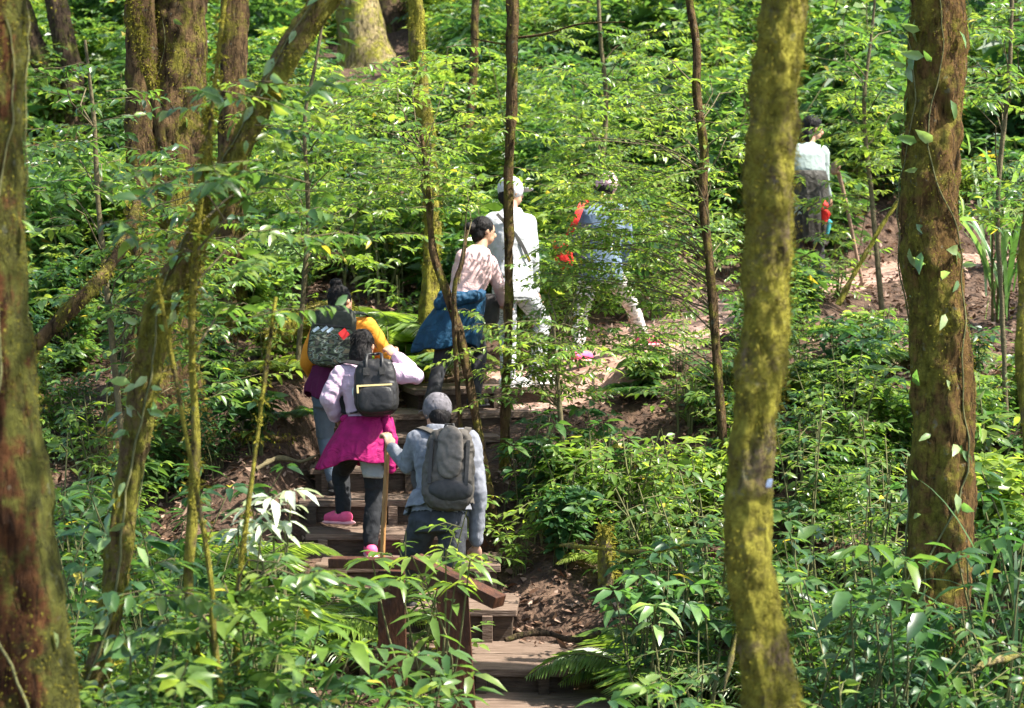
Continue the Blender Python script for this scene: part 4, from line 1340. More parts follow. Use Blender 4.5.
def eball(bm, c, axes):
    g = bmesh.ops.create_icosphere(bm, subdivisions=3, radius=1)
    for v in g['verts']:
        v.co = c + axes[0] * v.co.x + axes[1] * v.co.y + axes[2] * v.co.z


def cone(bm, p, q, r0, r1, n=14):
    ball(bm, p, r0)
    ball(bm, q, r1)
    ax = (q - p)
    if ax.length < 1e-4:
        return
    ax.normalize()
    a = ax.orthogonal().normalized()
    b = ax.cross(a)
    A = [bm.verts.new(p + (a * math.cos(TAU * i / n) + b * math.sin(TAU * i / n)) * r0) for i in range(n)]
    B = [bm.verts.new(q + (a * math.cos(TAU * i / n) + b * math.sin(TAU * i / n)) * r1) for i in range(n)]
    for i in range(n):
        bm.faces.new((A[i], A[(i + 1) % n], B[(i + 1) % n], B[i]))
    bm.faces.new(A[::-1])
    bm.faces.new(B)


def chain(bm, pts, rs):
    for i in range(len(pts) - 1):
        cone(bm, pts[i], pts[i + 1], rs[i], rs[i + 1])


def loft(bm, pts, sides, fronts, ab, n=20):
    rings = []
    for p, s, f, (a, b) in zip(pts, sides, fronts, ab):
        ring = []
        for i in range(n):
            c_, s_ = math.cos(TAU * i / n), math.sin(TAU * i / n)
            e = .8
            ring.append(bm.verts.new(p + s * a * math.copysign(abs(c_) ** e, c_) + f * b * math.copysign(abs(s_) ** e, s_)))
        rings.append(ring)
    for r0, r1 in zip(rings[:-1], rings[1:]):
        for i in range(n):
            bm.faces.new((r0[i], r0[(i + 1) % n], r1[(i + 1) % n], r1[i]))
    bm.faces.new(rings[0][::-1])
    bm.faces.new(rings[-1])


def solid(name, bm, mat, parent, voxel=.010, smooth=5, wrinkle=0.0, wscale=9.0):
    bmesh.ops.recalc_face_normals(bm, faces=bm.faces)
    me = bpy.data.meshes.new(name)
    bm.to_mesh(me)
    bm.free()
    tmp = bpy.data.objects.new('tmp', me)
    COL.objects.link(tmp)
    md = tmp.modifiers.new('r', 'REMESH')
    md.mode = 'VOXEL'
    md.voxel_size = voxel
    sm = tmp.modifiers.new('s', 'SMOOTH')
    sm.factor = .5
    sm.iterations = smooth
    dg = bpy.context.evaluated_depsgraph_get()
    out = bpy.data.meshes.new_from_object(tmp.evaluated_get(dg))
    bpy.data.objects.remove(tmp)
    out.name = name
    if wrinkle:
        k = len(out.vertices)
        co = np.empty(k * 3, np.float32); out.vertices.foreach_get('co', co); co = co.reshape(-1, 3)
        no = np.empty(k * 3, np.float32); out.vertices.foreach_get('normal', no); no = no.reshape(-1, 3)
        h = np.array([mnoise.fractal(Vector((float(c[0]) * wscale, float(c[1]) * wscale, float(c[2]) * wscale * .8)), 1.0, 2.0, 3) for c in co])
        h2 = np.sin(co[:, 2] * wscale * 5 + 4 * np.sin(co[:, 0] * wscale * 1.3) + 6 * h) * .4
        co = co + no * ((h + h2) * wrinkle)[:, None]
        out.vertices.foreach_set('co', co.astype(np.float32).ravel())
    out.materials.clear()
    out.materials.append(mat)
    out.polygons.foreach_set('use_smooth', np.ones(len(out.polygons), bool))
    out.update()
    return link(name, out, parent)


def hand_geo(bm, wrist, direc, palm_n, size=1.0, curl=.55):
    """palm, four fingers and a thumb; direc runs along the hand, palm_n is the way the fingers close"""
    d = direc.normalized()
    n = (palm_n - d * palm_n.dot(d)).normalized()
    s = d.cross(n)
    k = size
    c = wrist + d * .045 * k
    eball(bm, c, (s * .040 * k, n * .015 * k, d * .052 * k))
    for i, (off, ln) in enumerate(((-.030, .066), (-.010, .076), (.010, .071), (.029, .056))):
        b = wrist + d * .082 * k + s * off * k
        a1 = curl
        p1 = b + (d * math.cos(a1) + n * math.sin(a1)) * ln * .45 * k
        a2 = curl * 2.1
        p2 = p1 + (d * math.cos(a2) + n * math.sin(a2)) * ln * .32 * k
        a3 = curl * 3.0
        p3 = p2 + (d * math.cos(a3) + n * math.sin(a3)) * ln * .26 * k
        chain(bm, [wrist + d * .05 * k + s * off * .8 * k, b, p1, p2, p3], [.010 * k, .0095 * k, .009 * k, .0082 * k, .0072 * k])
    t0 = wrist + d * .025 * k - s * .030 * k
    t1 = t0 + (d * .6 - s * .65 + n * .35).normalized() * .036 * k
    t2 = t1 + (d * .8 - s * .1 + n * .6).normalized() * .030 * k
    chain(bm, [wrist + d * .02 * k, t0, t1, t2], [.013 * k, .012 * k, .0105 * k, .009 * k])


def skirt(name, top_c, side, front, up, rings, mat, parent, folds=9, seed=0, thick=.006, gap=None):
    """cloth hanging round the hips: rings = list of (offset vector, half width, half depth, fold depth)"""
    r = random.Random(seed)
    n = 96
    ph = [r.uniform(0, TAU) for _ in range(4)]
    V = []
    bm = bmesh.new()
    R_ = []
    for k, (off, a, b, fd) in enumerate(rings):
        ring = []
        for i in range(n):
            th = TAU * i / n
            w = 1 + fd * (math.sin(folds * th + ph[0] + .5 * k) * .6 + math.sin((folds * 2 + 1) * th + ph[1]) * .3 + math.sin(3 * th + ph[2]) * .4)
            w += .5 * fd * mnoise.fractal(Vector((math.cos(th) * 2.2 + seed, math.sin(th) * 2.2, k * .55)), 1.0, 2.0, 3) * 1.6
            hem = (.03 * math.sin(2 * th + ph[3]) + .015 * math.sin(5 * th + ph[1])) * (k / (len(rings) - 1)) ** 2
            ring.append(bm.verts.new(top_c + off + side * (a * w * math.cos(th)) + front * (b * w * math.sin(th)) - up * hem))
        R_.append(ring)
    for r0, r1 in zip(R_[:-1], R_[1:]):
        for i in range(n):
            bm.faces.new((r0[i], r0[(i + 1) % n], r1[(i + 1) % n], r1[i]))
    me = bpy.data.meshes.new(name)
    bm.to_mesh(me); bm.free()
    tmp = bpy.data.objects.new('tmp', me)
    COL.objects.link(tmp)
    md = tmp.modifiers.new('d', 'SOLIDIFY'); md.thickness = thick; md.offset = 0
    tx_ = None
    ss = tmp.modifiers.new('s', 'SUBSURF'); ss.levels = ss.render_levels = 1
    out = bpy.data.meshes.new_from_object(tmp.evaluated_get(bpy.context.evaluated_depsgraph_get()))
    bpy.data.objects.remove(tmp)
    k2 = len(out.vertices)
    co = np.empty(k2 * 3, np.float32); out.vertices.foreach_get('co', co); co = co.reshape(-1, 3)
    tc = np.array(tuple(top_c)); uu = np.array(tuple(up)); ss_ = np.array(tuple(side)); ff = np.array(tuple(front))
    rel = co - tc
    ang = np.arctan2(rel @ ff, rel @ ss_)
    dep = -(rel @ uu)
    ln = max(.05, float(dep.max()))
    rid = np.array([1 - abs(mnoise.noise(Vector((math.cos(a_) * 3.2 + seed, math.sin(a_) * 3.2, z_ * 1.6 + .8 * math.sin(a_ * 2))))) * 2 for a_, z_ in zip(ang, dep)])
    fine = np.array([mnoise.noise(Vector((c_[0] * 22, c_[1] * 22, c_[2] * 14))) for c_ in co])
    outw = rel - (rel @ uu)[:, None] * uu
    outw /= (np.linalg.norm(outw, axis=1, keepdims=True) + 1e-6)
    co = co + outw * ((rid * .026 * np.clip(dep / ln, .15, 1)) + fine * .006)[:, None]
    out.vertices.foreach_set('co', co.astype(np.float32).ravel())
    out.materials.clear(); out.materials.append(mat)
    out.polygons.foreach_set('use_smooth', np.ones(len(out.polygons), bool))
    out.update()
    return link(name, out, parent)


def person(label, J, size=1.0, top=None, legs=None, shoe=None, sole=None, face=(0, 1, 0), top_name='shirt', chest=1.0, sleeves=1.0, hand_l=None, hand_r=None, curl_l=.5, curl_r=.5,
           hair='short', hat=None, bulk=1.0, leg_w=1.0, wr=.004, short_l=False, short_r=False, legs_name='trousers', hem=.07):
    k = size
    W = {n: P(px, py, d) for n, (px, py, d) in J.items()}
    root = thing('person', label, 'person', Vector(((W['anL'].x + W['anR'].x) / 2, (W['anL'].y + W['anR'].y) / 2, min(W['anL'].z, W['anR'].z) - .07)), 'hikers on the forest stairs')
    side = (W['shR'] - W['shL']).normalized()
    hipc = (W['hipL'] + W['hipR']) / 2
    shc = (W['shL'] + W['shR']) / 2
    up = (shc - hipc).normalized()
    side = (side - up * side.dot(up)).normalized()
    front = up.cross(side).normalized()          # away from the camera when facing uphill
    hside = (W['hipR'] - W['hipL']).normalized()
    sw = (W['shR'] - W['shL']).length / 2
    fdir = Vector(face).normalized()
    hd = W['head']
    hup = (hd - W['neck']).normalized() * .6 + Vector((0, 0, .4)); hup.normalize()
    hf = (fdir - hup * fdir.dot(hup)).normalized()
    hs = hf.cross(hup)
    # ---- the body, one continuous mesh
    bm = bmesh.new()
    eball(bm, hd, (hs * .072 * k, hf * .092 * k, hup * .105 * k))
    eball(bm, hd - hup * .055 * k + hf * .028 * k, (hs * .055 * k, hf * .062 * k, hup * .058 * k))
    eball(bm, hd + hf * .096 * k - hup * .022 * k, (hs * .013 * k, hf * .020 * k, hup * .024 * k))
    for s in (-1, 1):
        eball(bm, hd + hs * s * .074 * k - hup * .012 * k - hf * .004 * k, (hs * .010 * k, hf * .020 * k, hup * .030 * k))
    cone(bm, W['neck'] - up * .03 * k, hd - hup * .05 * k, .052 * k, .048 * k)
    ab = [(.145, .105), (.150, .110), (.125, .092), (.150, .108), (.140, .10), (.07, .06)]
    tpt = [hipc - up * .07 * k, hipc + up * .02 * k, hipc.lerp(shc, .42), hipc.lerp(shc, .75), hipc.lerp(shc, .96), W['neck']]
    sds = [hside, hside, side.lerp(hside, .4).normalized(), side, side, side]
    loft(bm, tpt, sds, [front] * 6, [(a * k * .92, b * k * .92) for a, b in ab])
    for s in 'LR':
        cone(bm, shc.lerp(W['sh' + s], .4), W['sh' + s], .055 * k, .046 * k)
        chain(bm, [W['sh' + s], W['el' + s], W['wr' + s]], [.044 * k, .036 * k, .026 * k])
        chain(bm, [W['hip' + s], W['kn' + s], W['an' + s]], [.078 * k, .052 * k, .036 * k])
        hdv = (W['wr' + s] - W['el' + s]).normalized()
        spec = hand_l if s == 'L' else hand_r
        if spec:
            hdv = Vector(spec[0]).normalized()
            pn = Vector(spec[1])
        else:
            pn = front
        hand_geo(bm, W['wr' + s], hdv, pn, k, curl_l if s == 'L' else curl_r)
        # foot
        toe = Vector(J_toe.get((id(J), s), (0, 1, 0))).normalized()
        cone(bm, W['an' + s], W['an' + s] + toe * .10 * k - Vector((0, 0, .045 * k)), .036 * k, .030 * k)
    solid('body', bm, SKIN, root, .0065, 3)
    # ---- face
    for s in (-1, 1):
        b = bmesh.new(); eball(b, hd + hf * .080 * k + hs * s * .030 * k + hup * .004 * k, (hs * .013 * k, hf * .010 * k, hup * .009 * k))
        solid('eye', b, EYE, root, .003, 1)
    b = bmesh.new(); eball(b, hd + hf * .087 * k - hup * .062 * k, (hs * .024 * k, hf * .008 * k, hup * .007 * k))
    solid('mouth', b, LIP, root, .003, 1)
    # ---- top
    if top:
        b = bmesh.new()
        loft(b, [hipc - up * hem * k] + tpt[1:], sds, [front] * 6, [((a + .020) * k * bulk, (bb + .020) * k * bulk) for a, bb in ab[:5]] + [(.072 * k, .065 * k)])
        for s in 'LR':
            cone(b, shc.lerp(W['sh' + s], .25), W['sh' + s], .075 * k * bulk, .066 * k * bulk)
            wq = W['el' + s].lerp(W['wr' + s], .92 if not (short_l if s == 'L' else short_r) else .35)
            m1 = W['sh' + s].lerp(W['el' + s], .5)
            chain(b, [W['sh' + s], m1, W['el' + s], wq], [.066 * k * bulk, .060 * k * sleeves, .052 * k * sleeves, .040 * k * sleeves])
        solid(top_name, b, top, root, .009, 5, wr, 8)
    if legs:
        b = bmesh.new()
        loft(b, [hipc - up * .09 * k, hipc - up * .02 * k, hipc + up * .07 * k, hipc + up * .12 * k], [hside] * 4, [front] * 4, [(.15 * k, .12 * k), (.172 * k, .135 * k), (.158 * k, .12 * k), (.140 * k, .105 * k)])
        for s in 'LR':
            h_, kn, an = W['hip' + s], W['kn' + s], W['an' + s]
            chain(b, [h_, h_.lerp(kn, .5), kn, kn.lerp(an, .4), an + (kn - an) * .06], [.094 * k * leg_w, .082 * k * leg_w, .064 * k * leg_w, .062 * k * leg_w, .056 * k * leg_w])
        solid(legs_name, b, legs, root, .009, 4, wr, 8)
    # ---- shoes
    for s in 'LR':
        an = W['an' + s]
        toe = Vector(J_toe.get((id(J), s), (0, 1, 0))).normalized()
        sd_ = toe.cross(Vector((0, 0, 1))).normalized()
        upv = sd_.cross(toe)
        b = bmesh.new()
        heel = an - upv * .035 * k - toe * .035 * k
        ball(b, an - upv * .008 * k, .041 * k)
        chain(b, [heel, an - upv * .035 * k + toe * .08 * k], [.044 * k, .042 * k])
        chain(b, [an - upv * .035 * k + toe * .08 * k, an - upv * .045 * k + toe * .145 * k], [.044 * k, .034 * k])
        so = solid('shoe', b, shoe or EYE, root, .007, 3)
        b = bmesh.new()
        for q in (-.045, 0.02, .08, .135):
            eball(b, an - upv * .075 * k + toe * q * k, (sd_ * .046 * k, toe * .058 * k, upv * .016 * k))
        solid('sole', b, sole or EYE, so, .006, 2)
    # ---- hair
    b = bmesh.new()
    if hair:
        hk = .84 if hat else 1.0
        eball(b, hd - hf * .018 * k + hup * (.022 if not hat else .0) * k, (hs * .088 * hk * k, hf * .096 * hk * k, hup * .100 * hk * k))
        eball(b, hd - hf * .045 * k - hup * .035 * k, (hs * .074 * k, hf * .062 * k, hup * .080 * k))
        if hair == 'bun':
            eball(b, hd - hf * .05 * k + hup * .125 * k, (hs * .048 * k, hf * .05 * k, hup * .042 * k))
        if hair == 'lowbun':
            eball(b, hd - hf * .125 * k + hup * .0 * k, (hs * .055 * k, hf * .055 * k, hup * .05 * k))
        if hair == 'long':
            eball(b, hd - hf * .055 * k - hup * .085 * k, (hs * .088 * k, hf * .055 * k, hup * .100 * k))
        ho = solid('hair', b, HAIR, root, .009, 2, .004, 26)
        # loose strands
        m = M()
        rs = random.Random(len(label))
        for _ in range(60 if not hat else 14):
            a_ = rs.uniform(0, TAU); e_ = rs.uniform(-.3, 1.2)
            base = hd - hf * .02 * k + hup * .02 * k + (hs * math.cos(a_) * math.cos(e_) * .086 - hf * math.sin(a_) * math.cos(e_) * .094 + hup * math.sin(e_) * .098) * k
            if (base - hd).dot(hf) > .04:
                continue
            dv = (base - hd).normalized() * .5 - hup * .6 - hf * .3
            m.tube([base, base + dv * .03 + jit((0, 0, 0), .006, rs), base + dv * .055 - hup * .012], [.0022, .0018, .0006], 3, cap=False)
        m.build('strands', HAIR, ho, smooth=True)
    if hat:
        hat(root, hd, hs, hf, hup, k)
    return root, dict(W=W, side=side, front=front, up=up, hip=hipc, sh=shc, hside=hside, hd=hd, hf=hf, hs=hs, hup=hup)


J_toe = {}


def cap_hat(mat, brim=True):
    def f(root, hd, hs, hf, hup, k):
        b = bmesh.new()
        eball(b, hd + hup * .026 * k - hf * .006, (hs * .095 * k, hf * .109 * k, hup * .104 * k))
        o_ = solid('cap', b, mat, root, .008, 2, .002, 14)
        if brim:
            b = bmesh.new()
            eball(b, hd + hf * .125 * k + hup * .035 * k, (hs * .075 * k, hf * .075 * k, hup * .010 * k))
            solid('brim', b, mat, o_, .006, 2)
    return f


def superbox(bm, c, sx, sy, sz, e=.45, n=28):
    """rounded box about c with half-axis vectors"""
    g = bmesh.ops.create_uvsphere(bm, u_segments=n, v_segments=n // 2, radius=1)
    for v in g['verts']:
        q = v.co
        m = max(abs(q.x), abs(q.y), abs(q.z))
        r = (abs(q.x) ** (2 / e) + abs(q.y) ** (2 / e) + abs(q.z) ** (2 / e)) ** (-e / 2)
        q = q * r
        v.co = c + sx * q.x + sy * q.y + sz * q.z


def backpack(name, label, c, side, out, up, w, h, dep, mat, shoulders, cat='backpack'):
    t = thing(name, label, cat, c - up * h / 2)
    b = bmesh.new()
    superbox(b, c, side * w / 2, out * dep / 2, up * h / 2, .5)
    superbox(b, c - up * h * .12, side * w * .53, out * dep * .55, up * h * .36, .55)
    solid('pack_body', b, mat, t, .008, 2, .009 if mat.name.startswith('grey') else .004, 10)
    for s, (sh, low) in zip((-1, 1), shoulders):
        m = M()
        p0 = c + up * h * .42 + side * s * w * .22 - out * dep * .45
        p3 = c - up * h * .38 + side * s * w * .46 - out * dep * .45
        mid = Vector(sh) + up * .075
        frontp = Vector(sh) - out * .14 - up * .08
        under = Vector(low) - out * .02
        qq, qr = spline([p0, mid, frontp, under, p3], [.02] * 5, .03)
        m.ribbon(qq, np.full(len(qq), .024), np.array(out) * .4 + np.array(up) * .6)
        m.ribbon(qq + np.array(up) * .006 + np.array(out) * .006, np.full(len(qq), .022), np.array(out) * .4 + np.array(up) * .6)
        m.build('strap', mat, t, smooth=True)
    return t


def wrap(V, lo=None):
    return V


# colours
LILAC = cloth('lilac_sweatshirt', (.50, .36, .47), bump=.5)
MAGENTA = cloth('magenta_jacket', (.26, .006, .085), rough=.7, var=.25, bump=.7)
BLACKT = cloth('black_trousers', (.018, .019, .022))
ORANGE = cloth('orange_shirt', (.72, .27, .03))
MAROON = cloth('maroon_wrap', (.10, .012, .055))
JEANS = cloth('grey_blue_jeans', (.12, .15, .20))
GREYJ = cloth('blue_grey_jacket', (.165, .17, .195), var=.3, scale=22)
GREYD = cloth('charcoal_jeans', (.042, .044, .050), var=.25, scale=20)
PINKS = cloth('pale_pink_sweater', (.60, .40, .40), bump=.5)
TEAL = cloth('dark_blue_jacket', (.010, .050, .105), rough=.65, var=.25, bump=.7)
DKTR = cloth('dark_grey_trousers', (.030, .030, .034))
WHITE = cloth('white_shirt', (.46, .47, .50))
SNOWCAMO = camo('white_grey_camouflage', [(0, (.58, .58, .60)), (.46, (.36, .37, .40)), (.52, (.13, .14, .15)), (.57, (.56, .56, .58))], 15)
TANCAMO = camo('pale_tan_camouflage', [(0, (.66, .60, .56)), (.48, (.42, .36, .30)), (.55, (.26, .24, .23)), (.60, (.70, .66, .64))], 13)
SLATE = cloth('slate_blue_jacket', (.13, .175, .25))
MINT = cloth('pale_mint_shirt', (.25, .30, .29))
QUILT = cloth('olive_quilted_jacket', (.034, .031, .026), rough=.6, bump=.6)
PACKBLK = flat_mat('black_pack', (.016, .015, .016), rough=.5, bump=.3)
PACKGRY = flat_mat('grey_pack', (.070, .060, .050), rough=.7, bump=.4, var=.3)
PACKLOW = flat_mat('dark_pack_pocket', (.035, .033, .032), rough=.7, bump=.4)
OLIVE = flat_mat('olive_black_pack', (.030, .033, .024), rough=.75, bump=.4)
PACKCAMO = camo('green_camouflage_pack', [(0, (.02, .022, .018)), (.42, (.07, .09, .05)), (.52, (.22, .25, .21)), (.57, (.03, .03, .025)), (.64, (.16, .13, .08))], 16)
REDP = flat_mat('red_patch', (.70, .03, .03), rough=.6)
REDBAG = cloth('red_bag', (.60, .030, .025), rough=.6)
GOLD = flat_mat('gold_zip', (.75, .58, .25), rough=.35, spec=.8)
HOTPINK = flat_mat('pink_shoe', (.80, .10, .24), rough=.6)
PALEPINK = flat_mat('pale_pink_sole', (.82, .42, .45), rough=.6)
WHITESH = flat_mat('white_shoe', (.80, .78, .76), rough=.6)
DKSHOE = flat_mat('dark_shoe', (.03, .028, .028), rough=.7)
CAPGRY = cloth('grey_lavender_cap', (.12, .11, .12), var=.4, scale=30)
CAPPALE = cloth('pale_cap', (.48, .47, .50))
CAPPINK = cloth('pink_cap', (.66, .42, .48))
STICKW = noisy_mat('stick_wood', [(.3, (.22, .10, .03)), (.7, (.42, .22, .08))], scale=14, stretch=(4, 4, .6), rough=.6, bump=.3)
STICKB = noisy_mat('pale_stick_wood', [(.3, (.20, .12, .08)), (.7, (.36, .23, .16))], scale=14, stretch=(4, 4, .6), rough=.7, bump=.3)

# A: grey jacket hiker with stick, lowest on the stairs (stands on the second tread)
dA = 12.75
J = dict(head=(437, 412, dA + .22), neck=(438, 430, dA + .14), shL=(417, 440, dA + .06), shR=(469, 440, dA + .04), elL=(409, 466, dA + .14), wrL=(391, 447, dA + .24), elR=(478, 490, dA - .02), wrR=(476, 545, dA + .05),
         hipL=(425, 520, dA - .05), hipR=(452, 520, dA - .05), knL=(408, 572, dA + .22), anL=(410, 598, dA + .38), knR=(452, 586, dA - .02), anR=(450, 645, dA - .12))
pA, a = person('hiker in blue-grey jacket and charcoal jeans leaning on a wooden stick', J, 1.0, GREYJ, GREYD, DKSHOE, DKSHOE, face=(-.45, 1, .1), top_name='jacket', sleeves=1.15, bulk=1.06, hem=-.05, hair='short', hat=cap_hat(CAPGRY),
               hand_l=((-.3, .3, .9), (-.6, .6, -.1)), curl_l=.85, hand_r=((0, .05, -1), (.2, 1, 0)), wr=.007, leg_w=1.08)
skirt('jacket_hem', a['hip'] + a['up'] * .16, a['hside'], a['front'], a['up'], [(a['up'] * .03, .175, .145, .03), (a['up'] * -.03, .19, .16, .05), (a['up'] * -.09, .20, .17, .07)], GREYJ, pA, 7, 1)
b = bmesh.new(); loft(b, [a['W']['neck'] - a['up'] * .02, a['W']['neck'] + a['up'] * .03], [a['side']] * 2, [a['front']] * 2, [(.085, .08), (.075, .07)]); solid('collar', b, GREYJ, pA, .008, 2)
out = -a['front']
bk = backpack('backpack', 'dark grey sagging backpack worn by the hiker with the stick', P(449, 470, dA - .20), a['side'], out, a['up'], .31, .52, .17, PACKGRY, [(a['W']['shL'], a['hip'] + a['up'] * .25 - a['side'] * .17), (a['W']['shR'], a['hip'] + a['up'] * .25 + a['side'] * .17)])
b = bmesh.new(); superbox(b, P(450, 490, dA - .28), a['side'] * .145, out * .06, a['up'] * .075, .85); solid('pocket', b, PACKLOW, bk, .008, 2, .004, 12)
b = bmesh.new(); superbox(b, P(450, 452, dA - .27), a['side'] * .085, out * .035, a['up'] * .17, .8); solid('front_panel', b, flat_mat('pale_grey_pack', (.115, .10, .085), rough=.75, bump=.4, var=.3), bk, .008, 2, .008, 12)
m = M(); m.tube([P(443, 434, dA - .2), P(446, 424, dA - .22), P(453, 424, dA - .22), P(456, 434, dA - .2)], .010, 6); m.build('handle', PACKLOW, bk, smooth=True)
for q in (-.115, .115):
    m = M(); c = P(449, 462, dA - .275) + a['side'] * q
    m.box(c, a['side'] * .011, out * .014, a['up'] * .14); m.build('strap', PACKLOW, bk)
stick = thing('walking_stick', 'plain light brown stick held by the grey jacket hiker', 'stick', P(383, 585, dA + .35))
m = M()
q, r = spline([P(382, 590, dA + .30), P(383, 540, dA + .31), P(386, 480, dA + .33), P(388, 432, dA + .34)], [.016, .017, .017, .018], .05)
m.tube(q, r, 10); m.build('shaft', STICKW, stick, smooth=True)
m = M(); m.tube([q[0] - np.array((0, 0, .03)), q[0]], [.012, .018], 10); m.build('tip', DKSHOE, stick, smooth=True)

# B: lilac sweatshirt, magenta jacket round the waist
dB = 14.0
J = dict(head=(363, 346, dB + .14), neck=(364, 362, dB + .07), shL=(341, 374, dB + .02), shR=(390, 372, dB + .02), elL=(329, 399, dB - .03), wrL=(336, 417, dB + .06), elR=(416, 376, dB + .05), wrR=(396, 356, dB + .16),
         hipL=(358, 438, dB - .02), hipR=(379, 438, dB - .02), knL=(341, 472, dB + .36), anL=(343, 512, dB + .22), knR=(374, 492, dB + .02), anR=(371, 545, dB - .05))
J_toe[(id(J), 'L')] = (-.75, .55, -.05)
J_toe[(id(J), 'R')] = (-.2, 1, 0)
pB, a = person('hiker in lilac sweatshirt with a magenta jacket tied at the waist and pink shoes', J, 1.0, LILAC, BLACKT, HOTPINK, PALEPINK, face=(.25, 1, .05), top_name='sweatshirt', sleeves=1.2, hair='long', short_r=False,
               hand_l=((.8, .3, -.3), (.3, 1, 0)), hand_r=((-.6, .3, .6), (-.3, .7, -.3)), curl_r=.75, wr=.008)
hs, fr, up = a['hside'], a['front'], a['up']
c0 = a['hip'] + up * .13
skirt('waist_jacket', c0, hs, fr, up, [(up * .02, .165, .135, .03), (up * -.06 - hs * .01, .19, .17, .04), (up * -.16 - hs * .05, .225, .20, .06), (up * -.27 - hs * .085, .255, .215, .08), (up * -.33 - hs * .10, .265, .22, .10)], MAGENTA, pB, 6, 4, .010)
b = bmesh.new(); chain(b, [c0 + hs * .13 - fr * .10, c0 + hs * .175 - fr * .13 - up * .15, c0 + hs * .16 - fr * .14 - up * .36], [.035, .042, .028]); chain(b, [c0 - hs * .16 - fr * .05, c0, c0 + hs * .14 - fr * .1], [.03, .04, .035]); solid('jacket_sleeve', b, MAGENTA, pB, .009, 3, .006, 12)
b = bmesh.new(); cc_ = P(372, 462, dB - .10); loft(b, [cc_ + up * .10, cc_, cc_ - up * .11], [hs] * 3, [fr] * 3, [(.08, .05), (.09, .055), (.07, .035)]); solid('shirt_tail', b, cloth('grey_shirt', (.27, .28, .29)), pB, .009, 3, .006, 12)
out = -fr
c = P(376, 388, dB - .20)
sd_ = a['side']
bk = backpack('backpack', 'small black backpack with gold zip and two top handles worn over lilac', c, sd_, out, up, .29, .40, .17, PACKBLK, [(a['W']['shL'], a['hip'] + up * .2 - sd_ * .17), (a['W']['shR'], a['hip'] + up * .2 + sd_ * .17)])
b = bmesh.new(); superbox(b, c - up * .085 + out * .085, sd_ * .125, out * .04, up * .095, .5); solid('pocket', b, PACKBLK, bk, .007, 2, .002, 12)
m = M(); m.box(c + up * .012 + out * .105, sd_ * .118, out * .008, up * .006); m.box(c + up * -.01 + out * .110 - sd_ * .118, sd_ * .006, out * .008, up * .028); m.build('zip', GOLD, bk)
for q in (-.055, .055):
    m = M()
    m.tube([c + up * .10 + out * .09 + sd_ * q, c + up * .19 + out * .06 + sd_ * q, c + up * .23 + out * .02 + sd_ * q * .9, c + up * .24 - out * .02 + sd_ * q * .6, c + up * .235 - out * .02], [.013, .013, .011, .010, .010], 8)
    m.build('handle', PACKBLK, bk, smooth=True)
    m = M(); m.box(c + up * .11 + out * .105 + sd_ * q, sd_ * .020, out * .005, up * .026); m.build('handle_patch', PACKLOW, bk)
bn = P(344, 390, dB - .12)
b = bmesh.new(); superbox(b, P(355, 392, dB - .21), sd_ * .02, out * .02, up * .035, .7); solid('side_pouch', b, flat_mat('pale_tissue', (.62, .66, .74)), bk, .006, 2)

# C: orange shirt, camouflage backpack
dC = 14.75
J = dict(head=(341, 301, dC + .16), neck=(342, 318, dC + .08), shL=(318, 334, dC + .02), shR=(367, 326, dC + .04), elL=(308, 362, dC + .06), wrL=(316, 378, dC + .26), elR=(383, 352, dC + .16), wrR=(380, 375, dC + .34),
         hipL=(324, 396, dC), hipR=(347, 396, dC), knL=(325, 438, dC + .12), anL=(334, 480, dC), knR=(352, 428, dC + .34), anR=(354, 462, dC + .40))
pC, a = person('hiker in orange shirt and grey-blue jeans with dark hair in a top bun', J, 1.0, ORANGE, JEANS, DKSHOE, DKSHOE, face=(.7, 1, 0), hair='bun', sleeves=1.25, bulk=1.08, hem=-.01, hand_r=((-.3, .8, .3), (-.5, .3, -.6)))
hs, fr, up, sd_ = a['hside'], a['front'], a['up'], a['side']
c0 = a['hip'] + up * .20
skirt('waist_wrap', c0, hs, fr, up, [(up * .03, .19, .165, .03), (up * -.08, .215, .185, .05), (up * -.15, .22, .19, .07), (up * -.21, .215, .185, .07)], MAROON, pC, 7, 8)
out = -fr
c = P(333, 337, dC - .20)
bk = backpack('backpack', 'olive backpack with camouflage lower half and red diamond patch', c, sd_, out, up, .33, .45, .18, OLIVE, [(a['W']['shL'], a['hip'] + up * .25 - sd_ * .17), (a['W']['shR'], a['hip'] + up * .25 + sd_ * .17)])
b = bmesh.new(); superbox(b, c - up * .075 + out * .075, sd_ * .165, out * .055, up * .145, .45); solid('pocket', b, PACKCAMO, bk, .008, 2, .003, 12)
m = M(); q = P(344, 334, dC - .37)
e1, e2 = (sd_ + up).normalized() * .031, (up - sd_).normalized() * .031
m.box(q, e1, out * .004, e2); m.build('diamond_patch', REDP, bk)
b = bmesh.new(); superbox(b, c + up * .12 + out * .075, sd_ * .13, out * .03, up * .07, .6); solid('top_pocket', b, OLIVE, bk, .008, 2, .003, 14)
m = M(); m.box(c + up * .075 + out * .115, sd_ * .15, out * .006, up * .005); m.build('zip', PACKLOW, bk)
for kx, (ox, oy) in enumerate(((-.12, .035), (-.06, .045), (-.02, .04))):
    m = M(); m.box(c + sd_ * ox + up * oy + out * .125, (sd_ + up * .9).normalized() * .026, out * .006, (up - sd_).normalized() * .010); m.build('reflective_patch', flat_mat('reflective_grey%d' % kx, (.42, .50, .58), rough=.35), bk)

